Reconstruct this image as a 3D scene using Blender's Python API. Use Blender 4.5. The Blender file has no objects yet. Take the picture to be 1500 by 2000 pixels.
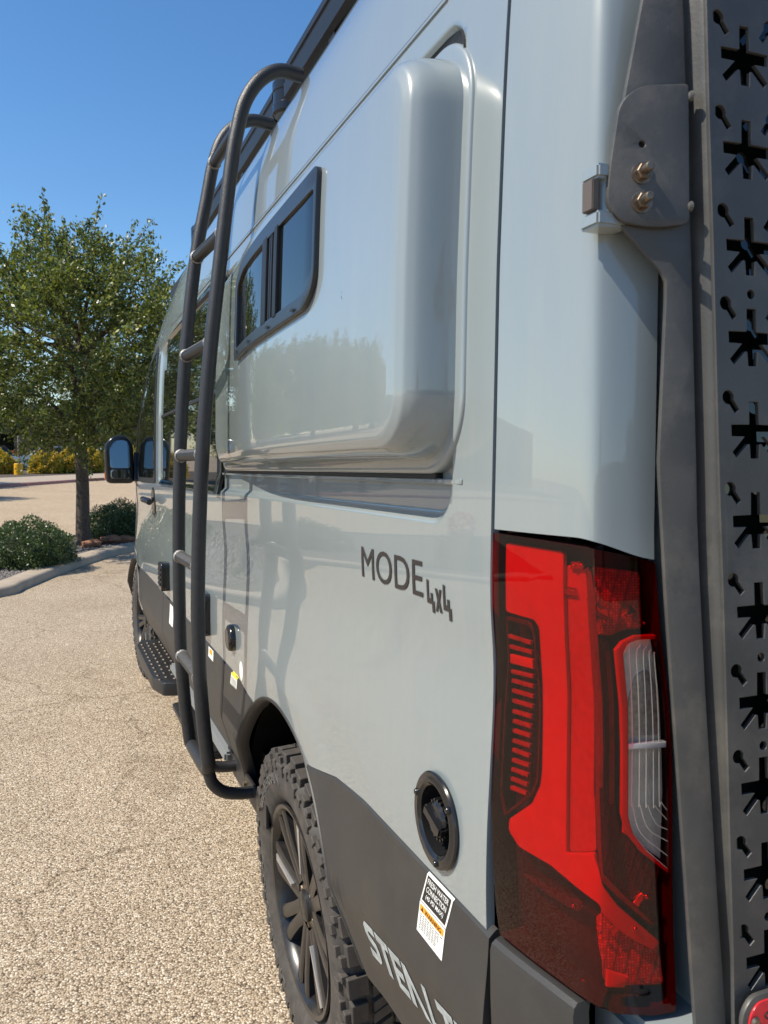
import bpy, bmesh, math, random
import numpy as np
from mathutils import Vector, Matrix
random.seed(7); rng = np.random.default_rng(7)
R_ = math.radians
sc = bpy.context.scene
COL = sc.collection

# ------------------------------------------------------------------ camera
TH = R_(1.3)                               # the van stands a little nose-down
ROOT_Z = 1.28*math.sin(TH)+.015
M_VAN = Matrix.Translation((0, 0, ROOT_Z)) @ Matrix.Rotation(-TH, 4, 'X')
YAW, PITCH = R_(22.0806), R_(3.0767)       # measured against the van's long axis
Fv = Vector((math.sin(YAW)*math.cos(PITCH), math.cos(YAW)*math.cos(PITCH), -math.sin(PITCH)))
Rv = Vector((math.cos(YAW), -math.sin(YAW), 0)); Uv = Rv.cross(Fv)
cam_d = bpy.data.cameras.new('camera'); cam = bpy.data.objects.new('camera', cam_d); COL.objects.link(cam)
m3 = Matrix((Rv, Uv, -Fv)).transposed().to_4x4()
cam.matrix_world = M_VAN @ (Matrix.Translation((-.50, -.62, 1.453)) @ m3)
cam_d.sensor_fit = 'VERTICAL'; cam_d.sensor_height = 36; cam_d.lens = 36*1600/2000
cam_d.clip_start = .05; cam_d.clip_end = 2000
cam_d.dof.use_dof = True; cam_d.dof.focus_distance = 1.75; cam_d.dof.aperture_fstop = 28.8/1.9
sc.camera = cam

# ------------------------------------------------------------------ light
TO_SUN = Vector((-1, .085, 1.3)).normalized()
SUN_EL = math.asin(TO_SUN.z); SUN_ROT = math.atan2(TO_SUN.x, TO_SUN.y)
w = bpy.data.worlds.new('World'); sc.world = w; w.use_nodes = True
nt = w.node_tree; bg = nt.nodes['Background']
sky = nt.nodes.new('ShaderNodeTexSky'); sky.sky_type = 'NISHITA'; sky.sun_disc = False
sky.sun_elevation = SUN_EL; sky.sun_rotation = SUN_ROT
sky.air_density = 1.0; sky.dust_density = .25; sky.ozone_density = 3.0
hs_ = nt.nodes.new('ShaderNodeHueSaturation'); hs_.inputs['Saturation'].default_value = 1.22
nt.links.new(sky.outputs[0], hs_.inputs['Color']); nt.links.new(hs_.outputs[0], bg.inputs[0]); bg.inputs[1].default_value = .130
sd = bpy.data.lights.new('sun', 'SUN'); sd.energy = 5.0; sd.angle = R_(.5); sd.color = (1, .925, .79)
so = bpy.data.objects.new('sun', sd); COL.objects.link(so)
so.rotation_euler = TO_SUN.to_track_quat('Z', 'Y').to_euler(); so.location = (-20, -5, 26)
sc.view_settings.view_transform = 'Standard'; sc.view_settings.look = 'None'
sc.view_settings.exposure = 0.37; sc.view_settings.gamma = 1; sc.view_settings.use_curve_mapping = False

# ------------------------------------------------------------------ materials
MATS = {}
def nodes(name):
    m = bpy.data.materials.new(name); m.use_nodes = True
    t = m.node_tree; return m, t, t.nodes['Principled BSDF']
def N(t, kind, **kw):
    n = t.nodes.new(kind)
    for k, v in kw.items():
        if k in n.inputs: n.inputs[k].default_value = v
        else: setattr(n, k, v)
    return n
def c4(c): return (c[0], c[1], c[2], 1)
def coords(t): return N(t, 'ShaderNodeTexCoord').outputs['Object']
def ramp(t, fac, stops):
    r = t.nodes.new('ShaderNodeValToRGB'); e = r.color_ramp.elements
    while len(e) < len(stops): e.new(.5)
    for i, (p, c) in enumerate(stops): e[i].position = p; e[i].color = c4(c)
    t.links.new(fac, r.inputs[0]); return r.outputs[0]
def mat(name, col, rough=.5, metal=0., noise=0., nscale=20., bump=0., bscale=200., coat=0., spec=.5, dirt=None, dscale=6.):
    """plain surface with a little procedural variation of colour, gloss and relief"""
    if name in MATS: return MATS[name]
    m, t, b = nodes(name)
    b.inputs['Roughness'].default_value = rough; b.inputs['Metallic'].default_value = metal
    b.inputs['Coat Weight'].default_value = coat; b.inputs['Coat Roughness'].default_value = .02
    b.inputs['Specular IOR Level'].default_value = spec
    co = coords(t)
    nz = N(t, 'ShaderNodeTexNoise', Scale=nscale, Detail=5.); t.links.new(co, nz.inputs['Vector'])
    lo = tuple(c*(1-noise) for c in col); hi = tuple(min(1, c*(1+noise)) for c in col)
    out = ramp(t, nz.outputs[0], [(.3, lo), (.7, hi)])
    if dirt:
        dz = N(t, 'ShaderNodeTexNoise', Scale=dscale, Detail=8., Roughness=.7); t.links.new(co, dz.inputs['Vector'])
        f = ramp(t, dz.outputs[0], [(.5, (0, 0, 0)), (.72, (.8, .8, .8))])
        mx = N(t, 'ShaderNodeMix', data_type='RGBA'); t.links.new(f, mx.inputs[0])
        t.links.new(out, mx.inputs[6]); mx.inputs[7].default_value = c4(dirt); out = mx.outputs[2]
    t.links.new(out, b.inputs['Base Color'])
    if bump:
        bz = N(t, 'ShaderNodeTexNoise', Scale=bscale, Detail=3.); t.links.new(co, bz.inputs['Vector'])
        bp = N(t, 'ShaderNodeBump', Strength=bump, Distance=.002); t.links.new(bz.outputs[0], bp.inputs['Height'])
        t.links.new(bp.outputs[0], b.inputs['Normal'])
    MATS[name] = m; return m

PAINT = mat('grey_blue_paint', (.236, .272, .277), .34, noise=.012, nscale=3., coat=1.)
def paint_finish():
    m = PAINT; t = m.node_tree; b = t.nodes['Principled BSDF']
    b.inputs['Coat IOR'].default_value = 1.55
    co = coords(t)
    nz = N(t, 'ShaderNodeTexNoise', Scale=9., Detail=2.); t.links.new(co, nz.inputs['Vector'])
    bp = N(t, 'ShaderNodeBump', Strength=.03, Distance=.002); t.links.new(nz.outputs[0], bp.inputs['Height'])
    t.links.new(bp.outputs[0], b.inputs['Coat Normal'])
    # a thin film of road dust dulls the clear coat in patches near the bottom
    dz = N(t, 'ShaderNodeTexNoise', Scale=5., Detail=8., Roughness=.65); t.links.new(co, dz.inputs['Vector'])
    rr = ramp(t, dz.outputs[0], [(.45, (.004,)*3), (.85, (.03,)*3)])
    t.links.new(rr, b.inputs['Coat Roughness'])
    src = b.inputs['Base Color'].links[0].from_socket
    mp = N(t, 'ShaderNodeMapping'); mp.inputs['Scale'].default_value = (1., 6., .8); t.links.new(co, mp.inputs[0])
    d1 = N(t, 'ShaderNodeTexNoise', Scale=4., Detail=9., Roughness=.72); t.links.new(mp.outputs[0], d1.inputs['Vector'])
    sv = N(t, 'ShaderNodeTexVoronoi', Scale=75., feature='F1'); t.links.new(co, sv.inputs['Vector'])
    spk = ramp(t, sv.outputs['Distance'], [(.06, (.5,)*3), (.11, (0,)*3)])
    dst = ramp(t, d1.outputs[0], [(.45, (0,)*3), (.85, (.16,)*3)])
    sm_ = N(t, 'ShaderNodeMix', data_type='RGBA', blend_type='ADD'); sm_.inputs[0].default_value = .12
    t.links.new(dst, sm_.inputs[6]); t.links.new(spk, sm_.inputs[7])
    mx = N(t, 'ShaderNodeMix', data_type='RGBA'); t.links.new(sm_.outputs[2], mx.inputs[0]); t.links.new(src, mx.inputs[6]); mx.inputs[7].default_value = (.42, .37, .30, 1)
    t.links.new(mx.outputs[2], b.inputs['Base Color'])
paint_finish()
CLAD = mat('textured_dark_plastic', (.036, .0345, .033), .45, noise=.08, nscale=6., bump=.25, bscale=900., spec=.4, dirt=(.052, .047, .041), dscale=7)
POWDER = mat('black_powder_coat', (.022, .022, .023), .42, noise=.15, nscale=60., bump=.5, bscale=420.)
RACK = mat('black_aluminium', (.012, .012, .013), .45, spec=.35, noise=.1, bump=.1, bscale=300.)
PLATE = mat('dark_brushed_steel', (.064, .063, .060), .42, metal=.12, noise=.12, nscale=14., bump=.12, bscale=260., dirt=(.12, .11, .095), dscale=11.)
BLACK = mat('black_rubber_seal', (.008, .008, .008), .6)
BLACKGLOSS = mat('black_gloss_plastic', (.012, .012, .013), .18, noise=.1)
GLASS = mat('dark_tinted_glass', (.006, .008, .008), .02, spec=.7)
MIRROR = mat('mirror_glass', (.17, .20, .22), .02, metal=1.)
STEEL = mat('weathered_zinc', (.22, .175, .13), .42, metal=.9, noise=.3, nscale=90., dirt=(.16, .08, .04), dscale=80.)
SILVER = mat('machined_alloy', (.55, .54, .52), .35, metal=.7, noise=.08, nscale=60.)
TYRE = mat('dusty_tyre_rubber', (.055, .048, .042), .75, noise=.25, nscale=30., bump=.3, bscale=300., dirt=(.11, .09, .07), dscale=16.)
RIM = mat('black_alloy_rim', (.016, .015, .015), .28, noise=.15, dirt=(.05, .042, .034), dscale=14.)
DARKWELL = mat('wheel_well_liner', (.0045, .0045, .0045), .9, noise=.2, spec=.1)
DECAL = mat('brown_black_vinyl', (.028, .022, .020), .5)
SILVERDECAL = mat('silver_vinyl', (.42, .46, .46), .45, noise=.25, nscale=70.)
WHITE = mat('white_sticker', (.80, .79, .75), .45, noise=.03)
INK = mat('black_print', (.015, .015, .015), .5)
ORANGE = mat('orange_print', (.80, .33, .02), .5)
YELLOWP = mat('yellow_print', (.82, .62, .03), .5)
AMBER = mat('amber_plastic', (.75, .20, .04), .2, noise=.1)
REDSIGN = mat('red_reflective_sign', (.55, .02, .03), .25, noise=.1, nscale=120.)
LAMPBLACK = mat('lamp_housing_black', (.030, .007, .007), .4, noise=.25, nscale=900., bump=.25, bscale=700.)
def prism_mat(name, lo, hi, sy, sz, rough=.3, metal=0.):
    '''moulded rows of small prisms: cell brightness is painted on so the facets seem to sparkle'''
    m, t, b = nodes(name); co = coords(t)
    mp = N(t, 'ShaderNodeMapping'); mp.inputs['Scale'].default_value = (sy, sy, sz); t.links.new(co, mp.inputs[0])
    vo = N(t, 'ShaderNodeTexVoronoi', Scale=1., feature='F1', distance='CHEBYCHEV'); vo.inputs['Randomness'].default_value = .06; t.links.new(mp.outputs[0], vo.inputs['Vector'])
    sp = N(t, 'ShaderNodeSeparateColor'); t.links.new(vo.outputs['Color'], sp.inputs[0])
    c = ramp(t, sp.outputs[0], [(.0, tuple(.7*a+.3*b_ for a, b_ in zip(lo, hi))), (.7, tuple(.45*a+.55*b_ for a, b_ in zip(lo, hi))), (.95, hi)])
    e = ramp(t, vo.outputs['Distance'], [(.30, (1, 1, 1)), (.52, (.25, .25, .25))])
    mx = N(t, 'ShaderNodeMix', data_type='RGBA', blend_type='MULTIPLY'); mx.inputs[0].default_value = 1
    t.links.new(c, mx.inputs[6]); t.links.new(e, mx.inputs[7]); t.links.new(mx.outputs[2], b.inputs['Base Color'])
    b.inputs['Roughness'].default_value = rough; b.inputs['Metallic'].default_value = metal
    bp = N(t, 'ShaderNodeBump', Strength=.9, Distance=.002); t.links.new(vo.outputs['Distance'], bp.inputs['Height']); t.links.new(bp.outputs[0], b.inputs['Normal'])
    return m
PRISM = prism_mat('lamp_prism_rows', (.30, .28, .28), (.80, .78, .78), 300., 330.)
WEB = prism_mat('lamp_dotted_web', (.040, .03, .03), (.13, .11, .11), 520., 520.)
LAMPWHITE = mat('lamp_reflector', (.54, .52, .52), .35, noise=.05, nscale=50.)
LAMPGREY = mat('lamp_dull_reflector', (.30, .28, .28), .4, noise=.3, nscale=60., bump=.6, bscale=220.)
LAMPDIM = mat('lamp_dim_strip', (.16, .14, .14), .4, noise=.3, nscale=400.)
CHROME = mat('lamp_chrome', (.62, .61, .59), .16, metal=1., noise=.15, nscale=60.)

def tinted(name, tint, rough=.02):
    m, t, b = nodes(name); t.nodes.remove(b); o = t.nodes['Material Output']
    tr = N(t, 'ShaderNodeBsdfTransparent'); tr.inputs[0].default_value = c4(tint)
    gl = N(t, 'ShaderNodeBsdfGlossy'); gl.inputs[0].default_value = (1, 1, 1, 1); gl.inputs['Roughness'].default_value = rough
    lw = N(t, 'ShaderNodeLayerWeight'); pw = N(t, 'ShaderNodeMath', operation='POWER'); pw.inputs[1].default_value = 5.
    fr = N(t, 'ShaderNodeMath', operation='MULTIPLY_ADD'); fr.inputs[1].default_value = .9; fr.inputs[2].default_value = .035   # Schlick, same from both sides
    t.links.new(lw.outputs['Facing'], pw.inputs[0]); t.links.new(pw.outputs[0], fr.inputs[0]); mx = N(t, 'ShaderNodeMixShader')
    t.links.new(fr.outputs[0], mx.inputs[0]); t.links.new(tr.outputs[0], mx.inputs[1]); t.links.new(gl.outputs[0], mx.inputs[2])
    t.links.new(mx.outputs[0], o.inputs[0]); return m
REDLENS = tinted('red_lens', (.82, .006, .012))
CLEARLENS = tinted('clear_lens', (.90, .88, .86))

def ground_mat(name, cols, scale, fine=True, tone=(.9, 1.08), cracks=True, bumpd=.0042):
    m, t, b = nodes(name); co = coords(t)
    vo = N(t, 'ShaderNodeTexVoronoi', Scale=scale, feature='F1'); vo.inputs['Randomness'].default_value = 1
    wv = N(t, 'ShaderNodeTexNoise', Scale=scale*.6, Detail=2.); t.links.new(co, wv.inputs['Vector'])
    ad = N(t, 'ShaderNodeVectorMath', operation='MULTIPLY_ADD'); t.links.new(wv.outputs['Color'], ad.inputs[0])
    ad.inputs[1].default_value = (.9/scale,)*3; t.links.new(co, ad.inputs[2]); t.links.new(ad.outputs[0], vo.inputs['Vector'])
    sep = N(t, 'ShaderNodeSeparateColor'); t.links.new(vo.outputs['Color'], sep.inputs[0])
    chip = ramp(t, sep.outputs[0], cols)
    # dark bitumen in the gaps between chips
    gap = ramp(t, vo.outputs['Distance'], [(.42, (1, 1, 1)), (.80, (.30, .25, .20))])
    mul = N(t, 'ShaderNodeMix', data_type='RGBA', blend_type='MULTIPLY'); mul.inputs[0].default_value = 1
    t.links.new(chip, mul.inputs[6]); t.links.new(gap, mul.inputs[7]); out = mul.outputs[2]
    big = N(t, 'ShaderNodeTexNoise', Scale=.55, Detail=7., Roughness=.62); t.links.new(co, big.inputs['Vector'])
    bc = ramp(t, big.outputs[0], [(.3, (tone[0]*.98, tone[0]*.96, tone[0]*.93)), (.7, (tone[1],)*3)])
    m2 = N(t, 'ShaderNodeMix', data_type='RGBA', blend_type='MULTIPLY'); m2.inputs[0].default_value = 1
    t.links.new(out, m2.inputs[6]); t.links.new(bc, m2.inputs[7]); out = m2.outputs[2]
    st = N(t, 'ShaderNodeTexNoise', Scale=1.7, Detail=4., Roughness=.55, Distortion=.6); t.links.new(co, st.inputs['Vector'])
    sc2 = ramp(t, st.outputs[0], [(.28, (.80, .78, .76)), (.40, (1, 1, 1)), (.66, (1, 1, 1)), (.78, (1.0, .97, .93))])
    m4 = N(t, 'ShaderNodeMix', data_type='RGBA', blend_type='MULTIPLY'); m4.inputs[0].default_value = 1
    t.links.new(out, m4.inputs[6]); t.links.new(sc2, m4.inputs[7]); out = m4.outputs[2]
    hgt = vo.outputs['Distance']
    if cracks:
        wn = N(t, 'ShaderNodeTexNoise', Scale=2.2, Detail=7., Roughness=.6); t.links.new(co, wn.inputs['Vector'])
        wa = N(t, 'ShaderNodeVectorMath', operation='MULTIPLY_ADD'); t.links.new(wn.outputs['Color'], wa.inputs[0])
        wa.inputs[1].default_value = (.55,)*3; t.links.new(co, wa.inputs[2])
        vc = N(t, 'ShaderNodeTexVoronoi', Scale=.62, feature='DISTANCE_TO_EDGE'); t.links.new(wa.outputs[0], vc.inputs['Vector'])
        msk = N(t, 'ShaderNodeTexNoise', Scale=.8, Detail=3.); t.links.new(co, msk.inputs['Vector'])
        line = ramp(t, vc.outputs['Distance'], [(.0, (.64, .61, .57)), (.011, (1, 1, 1))])
        mk_ = ramp(t, msk.outputs[0], [(.36, (0,)*3), (.5, (1,)*3)])
        m3_ = N(t, 'ShaderNodeMix', data_type='RGBA', blend_type='MULTIPLY'); t.links.new(mk_, m3_.inputs[0])
        t.links.new(out, m3_.inputs[6]); t.links.new(line, m3_.inputs[7]); out = m3_.outputs[2]
    t.links.new(out, b.inputs['Base Color']); b.inputs['Roughness'].default_value = .85
    b.inputs['Specular IOR Level'].default_value = .3
    bp = N(t, 'ShaderNodeBump', Strength=.75, Distance=bumpd); bp.invert = True
    t.links.new(hgt, bp.inputs['Height']); t.links.new(bp.outputs[0], b.inputs['Normal'])
    return m
G_LOT = ground_mat('chip_seal', [(.0, (.16, .122, .088)), (.16, (.335, .262, .185)), (.45, (.46, .365, .255)), (.78, (.585, .48, .355)), (.95, (.76, .68, .56)), (1., (.12, .105, .085))], 160.)
G_ROAD = ground_mat('worn_pale_road', [(.0, (.42, .32, .22)), (.5, (.50, .385, .26)), (1., (.56, .45, .32))], 60., cracks=False, tone=(.93, 1.05), bumpd=.002)
CONC = mat('pale_concrete', (.35, .285, .215), .85, noise=.10, nscale=9., bump=.3, bscale=90., dirt=(.27, .22, .16), dscale=3.)
REDKERB = mat('faded_red_kerb_paint', (.36, .17, .14), .8, noise=.2, nscale=5.)
SOIL = mat('planting_bed_soil', (.075, .055, .04), .9, noise=.35, nscale=25., bump=.6, bscale=40.)
PEB = mat('grey_pebble', (.17, .15, .135), .8, noise=.4, nscale=60.)
BARK = mat('oak_bark', (.085, .062, .045), .9, noise=.4, nscale=28., bump=1., bscale=60.)
ROCKM = mat('red_brown_rock', (.24, .105, .055), .85, noise=.35, nscale=18., bump=1., bscale=40.)

def leaf_mat(name, cols, trans=.35, rough=.38):
    m, t, b = nodes(name); o = t.nodes['Material Output']
    g = N(t, 'ShaderNodeNewGeometry')
    c = ramp(t, g.outputs['Random Per Island'], cols)
    t.links.new(c, b.inputs['Base Color']); b.inputs['Roughness'].default_value = rough
    tl = N(t, 'ShaderNodeBsdfTranslucent')
    hv = N(t, 'ShaderNodeHueSaturation', Saturation=1.15, Value=1.5); t.links.new(c, hv.inputs['Color'])
    t.links.new(hv.outputs[0], tl.inputs[0])
    mx = N(t, 'ShaderNodeMixShader'); mx.inputs[0].default_value = trans
    t.links.new(b.outputs[0], mx.inputs[1]); t.links.new(tl.outputs[0], mx.inputs[2]); t.links.new(mx.outputs[0], o.inputs[0])
    return m
LEAF = leaf_mat('oak_leaf', [(0, (.026, .040, .009)), (.4, (.095, .122, .026)), (.8, (.185, .21, .050)), (1, (.30, .30, .10))], .32, .36)
SHRUBLEAF = leaf_mat('boxwood_leaf', [(0, (.028, .052, .014)), (.6, (.060, .096, .022)), (1, (.13, .17, .06))], .2, .36)
GOLDLEAF = leaf_mat('golden_leaf', [(0, (.16, .17, .02)), (.5, (.45, .36, .04)), (.88, (.60, .42, .05)), (1, (.42, .18, .05))], .3, .5)
CYPLEAF = leaf_mat('cypress_leaf', [(0, (.02, .035, .018)), (1, (.05, .07, .03))], .1, .6)
PINKLEAF = leaf_mat('crimson_petal', [(0, (.45, .02, .06)), (1, (.62, .06, .12))], .3, .5)

# ------------------------------------------------------------------ mesh helpers
def tag(o, label, cat, group=None):
    o['label'] = label; o['category'] = cat
    if group: o['group'] = group
    return o
def empty(name, loc=(0, 0, 0), rz=0.):
    o = bpy.data.objects.new(name, None); COL.objects.link(o); o.location = loc; o.rotation_euler = (0, 0, rz)
    o.empty_display_size = .1; return o
def link(name, me, m, parent=None, smooth=True, angle=35):
    me.name = name
    if m is not None:
        me.materials.clear(); me.materials.append(m)
    if smooth:
        me.polygons.foreach_set('use_smooth', [True]*len(me.polygons))
        if angle: me.set_sharp_from_angle(angle=R_(angle))
    o = bpy.data.objects.new(name, me); COL.objects.link(o)
    if parent: o.parent = parent
    return o
def mesh(verts, faces):
    me = bpy.data.meshes.new('mesh'); me.from_pydata([tuple(map(float, v)) for v in verts], [], [tuple(map(int, f)) for f in faces]); me.update(); return me
def fixn(me):
    bm = bmesh.new(); bm.from_mesh(me); bmesh.ops.recalc_face_normals(bm, faces=bm.faces); bm.to_mesh(me); bm.free(); return me
class MB:
    def __init__(s): s.v = []; s.f = []
    def add(s, v, f):
        o = len(s.v); s.v += [tuple(p) for p in v]; s.f += [tuple(i+o for i in q) for q in f]; return s
    def grid(s, P, wrap=False):
        P = np.asarray(P, float); a, b = P.shape[:2]; f = []
        for i in range(a-1):
            for j in range(b-1 if not wrap else b):
                j2 = (j+1) % b; f.append((i*b+j, i*b+j2, (i+1)*b+j2, (i+1)*b+j))
        return s.add(P.reshape(-1, 3), f)
    def tube(s, pts, r, n=14, sub=6, caps=True):
        P = cat(pts, sub) if sub > 1 and len(pts) > 2 else np.asarray(pts, float)
        rr = np.interp(np.linspace(0, 1, len(P)), np.linspace(0, 1, len(r)), r) if hasattr(r, '__len__') else np.full(len(P), r)
        T = np.gradient(P, axis=0); T /= np.linalg.norm(T, axis=1)[:, None]
        a = np.array([0, 0, 1.]) if abs(T[0][2]) < .9 else np.array([1., 0, 0])
        u = np.cross(a, T[0]); u /= np.linalg.norm(u); rows = []
        for p, t, rad in zip(P, T, rr):
            u = u-t*(u@t); u /= np.linalg.norm(u); v = np.cross(t, u)
            an = np.arange(n)*2*math.pi/n
            rows.append(p+rad*(np.cos(an)[:, None]*u+np.sin(an)[:, None]*v))
        o = len(s.v); s.grid(rows, True)
        if caps: s.f += [tuple(range(o+n-1, o-1, -1)), tuple(range(o+(len(P)-1)*n, o+len(P)*n))]
        return s
    def box(s, lo, hi, M=None):
        x0, y0, z0 = lo; x1, y1, z1 = hi
        v = [Vector(p) for p in [(x0, y0, z0), (x1, y0, z0), (x1, y1, z0), (x0, y1, z0), (x0, y0, z1), (x1, y0, z1), (x1, y1, z1), (x0, y1, z1)]]
        if M: v = [M @ p for p in v]
        return s.add(v, [(0, 3, 2, 1), (4, 5, 6, 7), (0, 1, 5, 4), (1, 2, 6, 5), (2, 3, 7, 6), (3, 0, 4, 7)])
    def lathe(s, prof, n=48, M=None, arc=(0, 2*math.pi)):
        """profile of (radius, height) turned about local Z"""
        full = abs(arc[1]-arc[0]-2*math.pi) < 1e-6
        an = np.linspace(arc[0], arc[1], n, endpoint=not full); rows = []
        for r, h in prof:
            q = np.stack([r*np.cos(an), r*np.sin(an), np.full(n, h)], 1)
            if M: q = np.array([tuple(M @ Vector(p)) for p in q])
            rows.append(q)
        return s.grid(rows, full)
    def me(s, fix=False):
        m = mesh(s.v, s.f); return fixn(m) if fix else m
    def obj(s, name, m, parent=None, bevel=0, seg=2, fix=True, **kw):
        me = s.me(fix)
        if bevel:
            bm = bmesh.new(); bm.from_mesh(me)
            bmesh.ops.bevel(bm, geom=[e for e in bm.edges if e.is_manifold and e.calc_face_angle() > .5], offset=bevel, segments=seg, affect='EDGES', clamp_overlap=True)
            bm.to_mesh(me); bm.free()
        return link(name, me, m, parent, **kw)
def cat(P, n=8):
    P = np.asarray(P, float); out = []; Q = np.vstack([2*P[0]-P[1], P, 2*P[-1]-P[-2]])
    for i in range(1, len(Q)-2):
        for t in np.linspace(0, 1, n, endpoint=False):
            a, b, c, d = Q[i-1:i+3]
            out.append(.5*((2*b)+(c-a)*t+(2*a-5*b+4*c-d)*t*t+(3*b-a-3*c+d)*t**3))
    out.append(P[-1]); return np.array(out)
def roundpoly(P, r, n=5):
    P = [Vector(p) for p in P]; out = []; k = len(P)
    for i in range(k):
        a, b, c = P[i-1], P[i], P[(i+1) % k]; ri = r[i] if hasattr(r, '__len__') else r
        d1 = (a-b); d2 = (c-b); l = min(d1.length*.48, d2.length*.48, ri)
        if l < 1e-6: out.append(tuple(b)); continue
        p1 = b+d1.normalized()*l; p2 = b+d2.normalized()*l
        for t in np.linspace(0, 1, n+1): out.append(tuple((1-t)**2*p1+2*t*(1-t)*b+t*t*p2))
    return out
def rrect(a0, a1, b0, b1, r, n=6): return roundpoly([(a0, b0), (a1, b0), (a1, b1), (a0, b1)], r, n)
def circle(cx, cy, r, n=24): return [(cx+r*math.cos(2*math.pi*i/n), cy+r*math.sin(2*math.pi*i/n)) for i in range(n)]
def curve_mesh(loops, ext=0., bev=0., res=2):
    cu = bpy.data.curves.new('outline', 'CURVE'); cu.dimensions = '2D'; cu.fill_mode = 'BOTH'; cu.extrude = ext; cu.bevel_depth = bev; cu.bevel_resolution = res
    for lp in loops:
        s = cu.splines.new('POLY'); s.points.add(len(lp)-1); s.use_cyclic_u = True
        for p, q in zip(s.points, lp): p.co = (q[0], q[1], 0, 1)
    ob = bpy.data.objects.new('outline', cu); me = bpy.data.meshes.new_from_object(ob)
    bpy.data.objects.remove(ob); bpy.data.curves.remove(cu); return me
def text_mesh(body, ext=.0003, shear=0., bold=0.):
    cu = bpy.data.curves.new('lettering', 'FONT'); cu.body = body; cu.extrude = ext; cu.shear = shear; cu.offset = bold; cu.resolution_u = 4
    ob = bpy.data.objects.new('lettering', cu); me = bpy.data.meshes.new_from_object(ob)
    bpy.data.objects.remove(ob); bpy.data.curves.remove(cu); return me
def warp(me, fn, step=None, weld=True):
    """cut a flat mesh into strips and carry every vertex (u,v,w) to fn(u,v,w)"""
    bm = bmesh.new(); bm.from_mesh(me)
    if weld: bmesh.ops.remove_doubles(bm, verts=bm.verts, dist=1e-6)
    if step:
        for ax in (0, 1):
            st = step[ax]
            if not st: continue
            c = [v.co[ax] for v in bm.verts]; lo, hi = min(c), max(c); k = math.ceil(lo/st)
            while k*st < hi:
                no = [0, 0, 0]; no[ax] = 1; co = [0, 0, 0]; co[ax] = k*st+1e-5
                bmesh.ops.bisect_plane(bm, geom=bm.verts[:]+bm.edges[:]+bm.faces[:], plane_co=co, plane_no=no); k += 1
    for v in bm.verts: v.co = fn(*v.co)
    bmesh.ops.recalc_face_normals(bm, faces=bm.faces)
    bm.to_mesh(me); bm.free(); return me
def fit(me, u0, u1, v0, v1, flip=False):
    """scale a text mesh into a box"""
    co = np.array([v.co[:] for v in me.vertices]); lo, hi = co.min(0), co.max(0)
    for v in me.vertices:
        a = (v.co.x-lo[0])/(hi[0]-lo[0]); b_ = (v.co.y-lo[1])/(hi[1]-lo[1])
        v.co.x = u0+(u1-u0)*a; v.co.y = v0+(v1-v0)*b_
    return me

# ------------------------------------------------------------------ setting
def struct(o): o['kind'] = 'structure'; return o
def sheet(name, poly, z, m, step=None):
    me = curve_mesh([poly]); return struct(link(name, warp(me, lambda x, y, w: Vector((x, y, z)), step), m, smooth=False))
sheet('ground', [(-600, -600), (600, -600), (600, 600), (-600, 600)], 0, G_LOT)
# far road, seen past the island
sheet('road', [(-70, 13.4), (-1.3, 13.6), (.2, 13.9), (40, 17.5), (60, 46.), (2.4, 40.6), (.6, 38.3), (-2.4, 33.2), (-12, 30.5), (-70, 29.5)], .004, G_ROAD)
def kerbline(name, pts, h, wd, m, sub=8):
    P = cat(pts, sub); T = np.gradient(P, axis=0); T /= np.linalg.norm(T, axis=1)[:, None]; L = np.stack([-T[:, 1], T[:, 0]], 1)
    prof = [(0, -.05), (.005, h*.6), (.025, h*.93), (.05, h), (wd-.04, h), (wd, h-.02), (wd, -.05)]
    rows = [[(p[0]+l[0]*d, p[1]+l[1]*d, z) for d, z in prof] for p, l in zip(P, L)]
    return struct(MB().grid(rows).obj(name, m, fix=True, angle=50))
isl = [(-9, 6.6), (-4.5, 6.9), (-2.2, 7.6), (-1.01, 8.45), (-.78, 8.92), (-.47, 9.76), (-.03, 10.78), (.51, 11.74), (1.6, 12.9), (3.4, 13.6), (6, 14.0)]
kerbline('kerb', isl, .095, .29, CONC)
bed = [(p[0]-.16, p[1]+.16) for p in isl]+[(6, 14.1), (1.6, 13.9), (.3, 13.75), (-1.4, 13.45), (-9, 13.1)]
sheet('planting_bed', bed, .066, SOIL)
kerbline('island_back_kerb', [(6, 14.3), (1.6, 14.05), (.3, 13.9), (-1.4, 13.6), (-9, 13.25)], .12, .16, CONC)
fark = [(-60, 29.5), (-12, 30.5), (-5, 32.0), (-2.35, 33.2), (.55, 38.1), (2.2, 40.5), (8, 44.5), (30, 50)]
kerbline('far_kerb', fark, .13, .16, REDKERB, 6)
sheet('pavement', [(p[0]-.05, p[1]+.14) for p in fark]+[(30, 56), (3, 47.8), (.2, 44.8), (-1.5, 42.2), (-3, 40.2), (-6, 37.3), (-60, 35.3)], .128, CONC)
sheet('far_bed', [(30, 57), (3, 47.6), (.2, 44.6), (-1.5, 42.0), (-3, 40.), (-6, 37.), (-60, 35.), (-60, 52), (30, 72)], .12, SOIL)
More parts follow.
